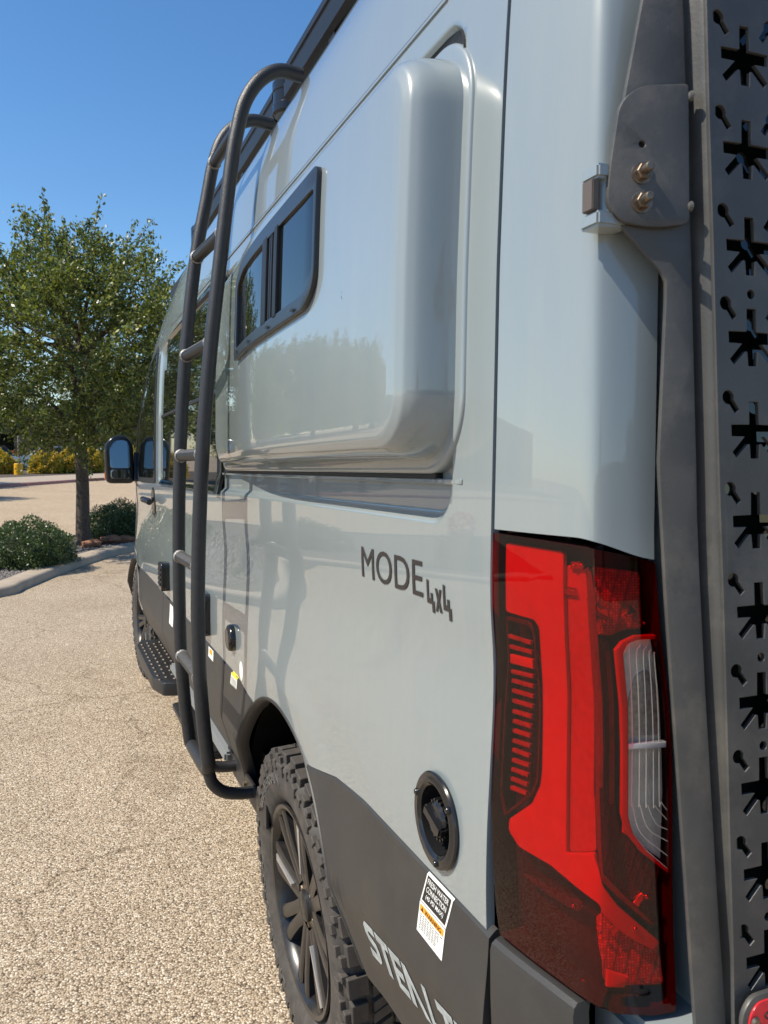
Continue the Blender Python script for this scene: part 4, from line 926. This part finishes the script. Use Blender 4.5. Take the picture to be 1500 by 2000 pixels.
def carrier():
    ly = lambda z: lean(z)
    stars = [1.8685, 1.7753, 1.6781, 1.5853, 1.4899, 1.396, 1.3018, 1.2079, 1.1195, 1.0309, .9401]
    st_ = [(-.0062, .032), (.0062, .032), (.0068, .0085), (.0300, .0080), (.0298, -.0045), (.0135, -.0048), (.0292, -.0205), (.0238, -.0268), (.0085, -.0125), (.0066, -.0130), (.0058, -.0275), (-.0058, -.0275), (-.0066, -.0130), (-.0085, -.0125), (-.0238, -.0268), (-.0292, -.0205), (-.0135, -.0048), (-.0298, -.0045), (-.0300, .0080), (-.0068, .0085)]
    def key(s):
        P = []; a0 = math.atan2(-.012, .010)
        for t in np.linspace(a0+.55, a0+2*math.pi-.55, 14): P.append((.0076*math.cos(t), .0076*math.sin(t)))
        d = Vector((.010, -.013)).normalized(); n = Vector((-d.y, d.x)); e = d*.0185
        P += [tuple(e-n*.0040), tuple(e+n*.0040)]
        return [(s*p[0], p[1]) for p in P]
    loops = [[(.136, .78), (.62, .78), (.62, 2.08), (.136, 2.08)]]
    for c in range(4):
        x0 = .1815+c*.108
        for z in [2.06-.0945+.0]+stars:
            if z > 2.04: continue
            loops.append([(x0+p[0], z+p[1]) for p in st_])
            for s in (1, -1): loops.append([(x0-s*.0325+p[0], z+.0355+p[1]) for p in key(s)])
        for z in (1.6317, 1.255, 1.163, .985): loops.append(circle(x0, z, .0052, 14))
    me = curve_mesh(loops, .002, .0004, 1)
    warp(me, lambda u, v, w_: Vector((u-.1815+kx(v)+.0815, .030+.05*(.14-u)+ly(v)-w_, v)), (0, .12), weld=False)
    o = link('rear_carrier_plate', me, PLATE, van, angle=30); o['label'] = 'dark steel accessory panel with star-shaped cut-outs on the rear door'
    MB().add([(.130, .073+ly(z)-.006*k, z) for k in (0, 1) for z in (.80, 1.38, 2.10)]+[(.95, .040+ly(z)-.006*k, z) for k in (0, 1) for z in (.80, 1.38, 2.10)], [(3, 4, 10, 9), (4, 5, 11, 10), (0, 6, 7, 1), (1, 7, 8, 2), (0, 1, 4, 3), (1, 2, 5, 4), (6, 9, 10, 7), (7, 10, 11, 8), (0, 3, 9, 6), (2, 8, 11, 5)]).obj('dark_backing_panel', GLASS, van, smooth=False)  # dark glossy panel added behind the plate so the cut-outs look dark
    zs = np.linspace(.78, 2.08, 40); rows = []
    for z in zs:
        xb = float(np.interp(z, [p[0] for p in FLB], [p[1] for p in FLB])); xp = .136-.1815+kx(z)+.0815; y0 = .060+ly(z); y1 = .028+ly(z)
        P = cat([(xb-.03, y0), (xb-.008, y0), (xb-.001, y0-.003), (xb+.003, y0-.012), (xb+.006, y1+.010), (xb+.011, y1+.002), (xp+.0, y1)], 5)
        rows.append([(p[0], p[1], z) for p in P])
    MB().grid(rows).obj('carrier_bend', PLATE, o, fix=True, angle=50)
    fle = [(.0656, 1.9243), (.0322, 1.7366), (.0335, 1.722), (.0366, 1.7118), (.0558, 1.6884), (.0852, 1.6551), (.0905, 1.645), (.0905, 1.625), (.0842, 1.4604), (.0907, 1.3005), (.102, 1.0326), (.1074, .8928), (.112, .78)]
    rt = [(float(np.interp(z, [p[0] for p in FLB], [p[1] for p in FLB]))-.008, z) for z in np.linspace(.78, 2.08, 24)]
    fp = [(.0945, 2.08)]+fle+rt
    me = curve_mesh([fp], .002, .0005, 1); link('carrier_flange', warp(me, lambda u, v, w_: Vector((u, .0555+.34*(.10-u)+ly(v)-w_, v)), (0, .12)), PLATE, o, angle=30)
    ub = roundpoly([(.1045, 1.8405), (.058, 1.8375), (.0390, 1.8200), (.0300, 1.7560), (.0270, 1.7200), (.0390, 1.7030), (.0720, 1.6970), (.1062, 1.7020)], [.004, .02, .014, .03, .012, .012, .02, .008], 5)
    me = curve_mesh([ub, circle(.0601, 1.7797, .0042, 14)], .002, .0008, 1)
    pl = link('hinge_bracket', warp(me, lambda u, v, w_: Vector((u, .0475+.34*(.10-u)+ly(v)-w_, v))), PLATE, o, angle=30)
    mb = MB().box((.1035, .026, 1.702), (.1075, .0505, 1.8405)); 
    for z in (1.7506, 1.7215):
        B = Matrix.Translation((.0600, .0595+ly(z), z)) @ Matrix.Rotation(math.pi/2, 4, 'X') @ Matrix.Rotation(R_(-18), 4, 'Y')   # local z = rearwards
        b = MB().lathe([(.0, .0025), (.0108, .0025), (.0112, .001), (.0112, 0)], 24, B).obj('washer', STEEL, pl)
        MB().lathe([(0, .0105), (.0072, .0105), (.0080, .0095), (.0080, .002)], 6, B).obj('hex_nut', STEEL, pl, smooth=False)
        MB().lathe([(0, .024), (.0035, .024), (.0045, .0225), (.0045, .0)], 18, B).obj('bolt_end', STEEL, pl)
    for z in (1.829, 1.7185):
        MB().lathe([(0, .004), (.004, .003), (.006, 0)], 12, Matrix.Translation((.1085, .044+ly(z), z)) @ Matrix.Rotation(-math.pi/2, 4, 'Y')).obj('rivet', PLATE, pl)
    mb2 = MB().box((.115, -.06, .70), (.70, .06, .79)); mb2.obj('carrier_foot', mat('rust_stained_steel', (.20, .17, .14), .6, metal=.3, noise=.3, nscale=30., dirt=(.26, .15, .07), dscale=25.), o, bevel=.006)
    # red plate at the bottom edge
    sp = roundpoly([(.130, .82), (.1375, .9010), (.1500, .9150), (.46, .9150), (.46, .82)], [.004, .008, .012, .01, .004], 4)
    me = curve_mesh([sp], .002, .0008, 1); sg = link('red_name_plate', warp(me, lambda u, v, w_: Vector((u, .018+ly(v)-w_, v))), PLATE, o, angle=30)
    sp2 = roundpoly([(.1375, .82), (.1440, .8975), (.1545, .9095), (.452, .9095), (.452, .82)], [.004, .008, .010, .01, .004], 4)
    me = curve_mesh([sp2], .001, .0003, 1); link('red_name_panel', warp(me, lambda u, v, w_: Vector((u, .0145+ly(v)-w_, v))), REDSIGN, sg, angle=30)
    me = fit(text_mesh('ST', .0004, bold=-.01), .1625, .1880, .8835, .8985); link('name_plate_lettering', warp(me, lambda u, v, w_: Vector((u, .0125+ly(v)-w_, v))), INK, sg, smooth=False)
    MB().lathe([(0, .003), (.004, .0026), (.0058, 0)], 16, Matrix.Translation((.1500, .0125+ly(.892), .892)) @ Matrix.Rotation(math.pi/2, 4, 'X')).obj('name_plate_rivet', STEEL, sg)
carrier()

# ------------------------------------------------------------------ vegetation
def leaves(mb, P, size, n_up=None, jitter=1.0, asp=.5):
    """one folded leaf (two triangles) per point"""
    P = np.asarray(P); k = len(P); d = rng.normal(size=(k, 3)); 
    if n_up is not None: d = d*jitter+n_up
    d /= np.linalg.norm(d, axis=1)[:, None]; e = rng.normal(size=(k, 3)); e -= d*(d*e).sum(1)[:, None]; e /= np.linalg.norm(e, axis=1)[:, None]
    s = (size*rng.uniform(.65, 1.3, k))[:, None]; a = P-d*s*.5; c = P+d*s*.5; b1 = P+e*s*asp*.5; b2 = P-e*s*asp*.5
    o = len(mb.v); V = np.stack([a, b1, c, b2], 1).reshape(-1, 3); mb.v += [tuple(v) for v in V]
    mb.f += [(o+4*i, o+4*i+1, o+4*i+2, o+4*i+3) for i in range(k)]
def make_tree(name, H=4.62, r=1.72, base=1.68, nleaf=84000, trunk_r=.098):
    root = empty(name)
    tr = MB(); top = H*.62
    tr.tube([(0, 0, -.05), (-.012, .01, .35), (-.02, 0, .9), (-.01, .02, 1.6), (.03, .02, 2.3), (0, 0, 3.0), (.05, 0, 3.8)], [trunk_r*1.25, trunk_r*1.02, trunk_r*.93, trunk_r*.88, trunk_r*.62, trunk_r*.4, .012], 16, 6)
    cz, rz = (H*.98+base)/2-.15, (H-base)/2; tips = []
    def inside(): 
        while True:
            p = rng.uniform(-1, 1, 3)
            if (p**2).sum() < 1: break
        q = p*np.array([r, r, rz])+(0, 0, cz)
        if q[2] < cz: q[:2] *= 1.0+.12*(cz-q[2])/rz
        return q
    for i in range(20):
        z0 = rng.uniform(1.45, 3.2); a = rng.random()*6.28; e = np.array([math.cos(a), math.sin(a), 0])*r*rng.uniform(.5, .85)+(0, 0, min(H*.92, z0+rng.uniform(.1, 1.5)))
        s = np.array([0, 0, z0]); m_ = (s+e)/2+rng.normal(size=3)*.12+(0, 0, .15)
        tr.tube([s, m_, e], [.035, .02, .006], 7, 5)
    lm = MB(); pts = []; drs = []
    nt_ = 620
    for i in range(nt_):
        q = inside(); out = q-np.array([0, 0, cz-.5]); out /= np.linalg.norm(out)
        d = out*.8+rng.normal(size=3)*.45+(0, 0, .1 if q[2] > cz else -.35); d /= np.linalg.norm(d); L = rng.uniform(.25, .55)
        k = int(nleaf/nt_*.85); t = rng.random(k)
        pts.append(q+d*(t*L)[:, None]+rng.normal(size=(k, 3))*.055); drs.append(np.repeat(d[None], k, 0))
    for i in range(46):     # long shoots that break the outline
        a = rng.random()*6.28; el = rng.uniform(-.2, 1.45); d0 = np.array([math.cos(a)*math.cos(el), math.sin(a)*math.cos(el), math.sin(el)])
        q = np.array([0, 0, cz])+d0*np.array([r, r, rz])*.86; d = d0*1.0+(0, 0, .5)+rng.normal(size=3)*.25; d /= np.linalg.norm(d); L = rng.uniform(.45, .95) if el > .5 else rng.uniform(.3, .6)
        bend = rng.normal(size=3)*.1; k = 95; t = rng.random(k)
        pts.append(q+d*(t*L)[:, None]+bend*(t**2)[:, None]+rng.normal(size=(k, 3))*.026); drs.append(np.repeat(d[None], k, 0))
        lmq = [q, q+d*L*.5+bend*.25, q+d*L+bend]; tr.tube(lmq, [.007, .004, .002], 4, 3)
    for i in range(26):     # drooping lower sprays
        a = rng.random()*6.28; q = np.array([math.cos(a)*r*rng.uniform(.3, .95), math.sin(a)*r*rng.uniform(.3, .95), base+rng.uniform(.1, .5)]); d = np.array([math.cos(a)*.4, math.sin(a)*.4, -1.]); L = rng.uniform(.2, .5)
        k = 60; t = rng.random(k); pts.append(q+d*(t*L)[:, None]+rng.normal(size=(k, 3))*.03); drs.append(np.repeat(d[None], k, 0))
    P = np.vstack(pts); D = np.vstack(drs)
    leaves(lm, P, .060, D, .8, .5)
    tr.obj('trunk', BARK, root, fix=False); lm.obj('crown', LEAF, root, fix=False, smooth=False)
    return root
def copy_thing(o, loc, rz, s, label, cat_, group):
    c = o.copy(); COL.objects.link(c); c.location = loc; c.rotation_euler = (0, 0, rz); c.scale = (s, s, s) if not hasattr(s, '__len__') else s
    for ch in o.children:
        d = ch.copy(); COL.objects.link(d); d.parent = c
    c['label'] = label; c['category'] = cat_; c['group'] = group
    return c
GT = 'broadleaf trees round the car park'
tree = make_tree('oak_tree'); tree.location = (-.07, 12.25, .05); tree.rotation_euler = (0, 0, 1.2)
tag(tree, 'small-leaved evergreen oak on a slim trunk in the kerbed island', 'tree', GT)
FARTREES = [(-5.4, 26.2, .95, 2., 'leafy tree just left of the picture whose shadow falls on the pale road'), (-7.5, 34, 1.35, .4, 'nearest tall leafy tree across the road, mirrored at the front end of the side pod'), (-9.5, 31, 1.3, 3.3, 'leafy tree at the road edge, mirrored under the pod window'), (-12.3, 33.5, 1.42, 5., 'broad leafy tree mirrored in the middle of the side pod'), (-11.2, 40, 1.6, 1.4, 'tallest leafy tree standing behind the others in the pod reflection'), (-14.8, 37, 1.5, 2.7, 'leafy tree at the rear end of the group mirrored in the side pod'), (-24, 52, 1.3, .9, 'leafy tree beside the flat-roofed pale building across the car park'),
            (3.2, 63, 1.9, 4., 'tall tree behind the white cars, partly hidden by the oak crown'), (-5.5, 66, 1.8, 2.2, 'tall tree behind the dark car at the left edge'), (9, 60, 1.7, 1.1, 'tall tree hidden behind the van nose'), (-17.5, 43, 1.6, .3, 'leafy tree between the pod reflection group and the cypresses'), (-9, -40, 1.7, .2, 'leafy tree behind the photographer, left of the low rear building'), (14, -45, 1.6, 3., 'leafy tree behind the van, right of the low rear building')]
for x, y, s, rz, lb in FARTREES:
    copy_thing(tree, (x, y, 0), rz, s, lb, 'tree', GT)

def make_shrub(name, rx, ry, rz, n, size, m, stem=True):
    root = empty(name); mb = MB(); d = rng.normal(size=(n, 3)); d[:, 2] = np.abs(d[:, 2])*1.0-.12; d /= np.linalg.norm(d, axis=1)[:, None]
    f = rng.uniform(.62, 1.0, n)**.5; lump = 1+.10*np.sin(d[:, 0]*7+1)*np.cos(d[:, 1]*6)+.05*np.sin(d[:, 2]*13+d[:, 0]*9)
    P = d*(f*lump)[:, None]*np.array([rx, ry, rz])+(0, 0, rz*.12); P = P[P[:, 2] > .01]
    leaves(mb, P, size, d[:len(P)]*.6+(0, 0, .4), .8, .6)
    mb.obj('foliage', m, root, fix=False, smooth=False)
    tb = MB()
    for i in range(9):
        a = rng.random()*6.28; tb.tube([(0, 0, 0), (math.cos(a)*rx*.3, math.sin(a)*ry*.3, rz*.45), (math.cos(a)*rx*.6, math.sin(a)*ry*.6, rz*.75)], [.014, .009, .004], 5, 3)
    tb.obj('stems', BARK, root, fix=False)
    # dense twiggy heart so that the bush is not see-through
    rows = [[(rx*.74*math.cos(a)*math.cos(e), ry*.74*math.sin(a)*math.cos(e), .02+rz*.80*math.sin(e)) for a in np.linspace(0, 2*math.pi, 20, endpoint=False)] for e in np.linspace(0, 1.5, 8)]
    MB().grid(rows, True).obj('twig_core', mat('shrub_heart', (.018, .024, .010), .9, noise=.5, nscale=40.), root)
    return root
sh = make_shrub('clipped_shrub', .56, .62, .50, 16000, .026, SHRUBLEAF); sh.location = (-.80, 10.35, .08)
tag(sh, 'rounded glossy green shrub in sun at the front left of the kerbed island', 'shrub', 'clipped shrubs in the kerbed island')
copy_thing(sh, (.52, 13.1, .08), 1.3, (1.0, 1.0, 1.05), 'rounded dark green shrub in shade just right of the oak trunk', 'shrub', 'clipped shrubs in the kerbed island')
copy_thing(sh, (-2.5, 9.6, .08), 2.3, (1.1, 1.1, 1.0), 'rounded green shrub beyond the left edge of the island planting', 'shrub', 'clipped shrubs in the kerbed island')
def rock(loc, s, label):
    bm = bmesh.new(); bmesh.ops.create_icosphere(bm, subdivisions=2, radius=1)
    for v in bm.verts: v.co = Vector((v.co.x*s[0], v.co.y*s[1], v.co.z*s[2]))*(1+random.uniform(-.16, .16))
    me = bpy.data.meshes.new('rock'); bm.to_mesh(me); bm.free()
    o = link('rock', me, ROCKM, angle=25); o.location = loc; tag(o, label, 'rock', 'rocks round the oak trunk')
rock((.02, 11.95, .12), (.15, .09, .07), 'red-brown rock at the foot of the oak trunk, nearest the camera')
rock((.30, 12.35, .13), (.15, .10, .08), 'red-brown rock between the oak trunk and the shaded shrub')
rock((.52, 12.45, .12), (.14, .09, .07), 'red-brown rock in front of the shaded shrub')
rock((.10, 12.15, .12), (.06, .06, .06), 'small red-brown stone touching the right side of the oak trunk')
# golden hedge plants along the far bed
gold = make_shrub('golden_shrub', .95, .80, 1.15, 4200, .13, GOLDLEAF); gold.location = (-3.15, 46.8, .1)
GG = 'golden shrubs along the far bed'
tag(gold, 'golden-green shrub at the left edge of the view, left of the yellow bollard', 'shrub', GG)
for x, y, s, lb in [(-.75, 47.3, (1.0, 1, 1.02), 'golden shrub right of the yellow bollard, in front of the white car'), (.55, 48.2, (1., 1, 1.08), 'golden shrub left of the oak trunk with a dark stem showing below'), (1.75, 49.2, (.9, 1, 1.1), 'orange-tinted golden shrub directly behind the oak trunk'), (2.85, 50.2, (.9, 1, 1.1), 'golden shrub between the oak trunk and the door mirror'), (4.2, 51.2, (1, 1, 1.1), 'golden shrub behind the door mirror'), (-5.6, 46.0, (1, 1, 1), 'golden shrub beyond the left edge of the view'), (-9, 44, (1.2, 1, 1), 'golden shrub farther left along the bed')]:
    copy_thing(gold, (x, y, .1), random.random()*6., s, lb, 'shrub', GG)
bo = MB().lathe([(0, .60), (.20, .60), (.22, .58), (.22, .0), (.24, 0)], 24).obj('yellow_bollard', mat('yellow_paint', (.80, .42, .01), .45, noise=.08, nscale=6., dirt=(.5, .28, .03), dscale=5.)); bo.location = (-2.05, 45.4, .1)
tag(bo, 'squat bright yellow bollard among the golden shrubs', 'bollard')
po = MB().lathe([(0, 4.2), (.05, 4.2), (.05, 0), (.09, 0)], 12).obj('lamp_post', mat('galvanised_post', (.30, .27, .23), .5, noise=.1)); po.location = (-2.1, 47.6, .1)
MB().box((-.15, -.7, 4.15), (.15, .1, 4.3)).obj('lamp_head', MATS['galvanised_post'], po, bevel=.03)
tag(po, 'thin grey lamp post rising behind the yellow bollard', 'lamp post')
cyp = make_shrub('cypress_tree', .55, .55, 5.5, 3800, .22, CYPLEAF)
cyp.location = (-24., 55, 0); tag(cyp, 'tallest narrow cypress, middle of the five mirrored in the van paint', 'tree', 'cypresses across the car park')
for x, y, s, lb in [(-21.5, 54, .8, 'narrow cypress nearest the leafy trees, mirrored in the van paint'), (-31, 50, 1., 'narrow cypress in front of the pale building, mirrored in the rear corner post'), (-27.5, 56, .7, 'shortest narrow cypress of the five mirrored in the van paint'), (-36, 52, .9, 'narrow cypress farthest from the leafy trees, mirrored in the rear corner post')]: copy_thing(cyp, (x, y, 0), x, s, lb, 'tree', 'cypresses across the car park')
# crimson flowering shrub whose reflection shows beside the ladder
rose = make_shrub('flowering_shrub', .35, .35, .55, 1500, .05, SHRUBLEAF); rose.location = (-4.1, 8.2, .08)
mb = MB(); d = rng.normal(size=(240, 3)); d /= np.linalg.norm(d, axis=1)[:, None]; leaves(mb, d*.15+(0, 0, .68), .06); mb.obj('blossom', PINKLEAF, rose, fix=False, smooth=False)
tag(rose, 'crimson flowering shrub reflected in the van side beside the ladder', 'shrub')

# ------------------------------------------------------------------ far cars and buildings
def make_car(name, col):
    root = empty(name); pm = mat('car_paint_'+name, col, .25, coat=1., noise=.02)
    sec = [(-2.1, .45, .75), (-2.0, .30, .95), (-1.3, .25, 1.02), (-.6, .25, 1.05), (.9, .25, 1.05), (1.7, .25, 1.05), (2.05, .32, .95), (2.12, .45, .75)]
    rows = []
    for x, z0, z1 in sec: rows.append([(x, -.86, z0), (x, -.90, (z0+z1)/2), (x, -.84, z1), (x, .84, z1), (x, .90, (z0+z1)/2), (x, .86, z0)])
    mb = MB().grid(rows, True); mb.f += [tuple(range(6)), tuple(range(42, 48))]; mb.obj('body', pm, root, angle=40)
    cab = [(-.75, .78, 1.04), (-.05, .62, 1.60), (1.35, .62, 1.62), (1.95, .76, 1.04)]
    rows = [[(x, -h_, z-.25 if i in (0, 3) else z-.5), (x, -h_, z), (x, h_, z), (x, h_, z-.25 if i in (0, 3) else z-.5)] for i, (x, h_, z) in enumerate(cab)]
    mb = MB().grid(rows, True); mb.obj('roof', pm, root, angle=40)
    for s in (-1, 1):
        mb = MB().add([(-.55, s*.79, 1.09), (1.75, s*.79, 1.09), (1.35, s*.66, 1.52), (-.02, s*.66, 1.52), (-.55, s*.74, 1.09), (1.75, s*.74, 1.09), (1.35, s*.61, 1.52), (-.02, s*.61, 1.52)], [(0, 1, 2, 3), (4, 7, 6, 5), (0, 4, 5, 1), (1, 5, 6, 2), (2, 6, 7, 3), (3, 7, 4, 0)]); mb.obj('side_window', GLASS, root)
        MB().box((1.98, s*.62-.14, .80), (2.13, s*.62+.14, 1.30)).obj('tail_light', mat('red_tail_light', (.5, .01, .02), .2), root, bevel=.03)
        for x in (-1.35, 1.3):
            MB().lathe([(0, .0), (.20, .0), (.22, .03), (.33, .02), (.34, .10), (.33, .2), (0, .2)], 24, Matrix.Translation((x, s*.90, .34)) @ Matrix.Rotation(s*math.pi/2, 4, 'X')).obj('wheel', TYRE, root)
    return root
car = make_car('parked_car', (.78, .78, .76)); car.location = (-1.0, 55.5, 0); car.rotation_euler = (0, 0, R_(8))
GC = 'cars parked beyond the golden shrubs'
tag(car, 'white car with red tail light behind the golden shrubs, left of the oak trunk', 'car', GC)
copy_thing(car, (3.9, 57, 0), R_(190), 1., 'white car half hidden between the oak trunk and the door mirror', 'car', GC)
copy_thing(car, (-9.8, 39.5, 0), R_(150), 1., 'white car seen only as a reflection in the van side', 'car', GC)
dk = make_car('dark_car', (.03, .033, .04)); dk.location = (-4.6, 56, 0); dk.rotation_euler = (0, 0, R_(12))
tag(dk, 'dark car parked at the left edge behind the golden shrubs', 'car', GC)
def building(name, x0, x1, y0, y1, h_, col, lb):
    root = empty(name, (x0, y0, 0)); m = mat('render_'+name, col, .85, noise=.08, nscale=2.)
    MB().box((0, 0, 0), (x1-x0, y1-y0, h_)).obj('wall', m, root); MB().box((-.3, -.3, h_), (x1-x0+.3, y1-y0+.3, h_+.35)).obj('parapet', CONC, root)
    n = int((x1-x0)/3.2)
    for i in range(n): 
        f = MB().box((i*3.2+.8, -.06, 1.0), (i*3.2+2.6, .05, 2.6)).obj('window', BLACKGLOSS, root); MB().box((i*3.2+.86, -.075, 1.06), (i*3.2+2.54, -.065, 2.54)).obj('pane', GLASS, f)
    tag(root, lb, 'building'); return root
building('shop_building', -9, 24, 72, 84, 4.6, (.13, .115, .10), 'low dark building with a row of windows behind the trees')
building('flat_roofed_building', -75, -34, 62, 74, 6.0, (.30, .27, .23), 'flat-roofed pale building across the car park mirrored in the rear corner post')
building('rear_building', -60, 40, -70, -60, 5.5, (.28, .25, .21), 'low building behind the photographer mirrored in the wing mirror')
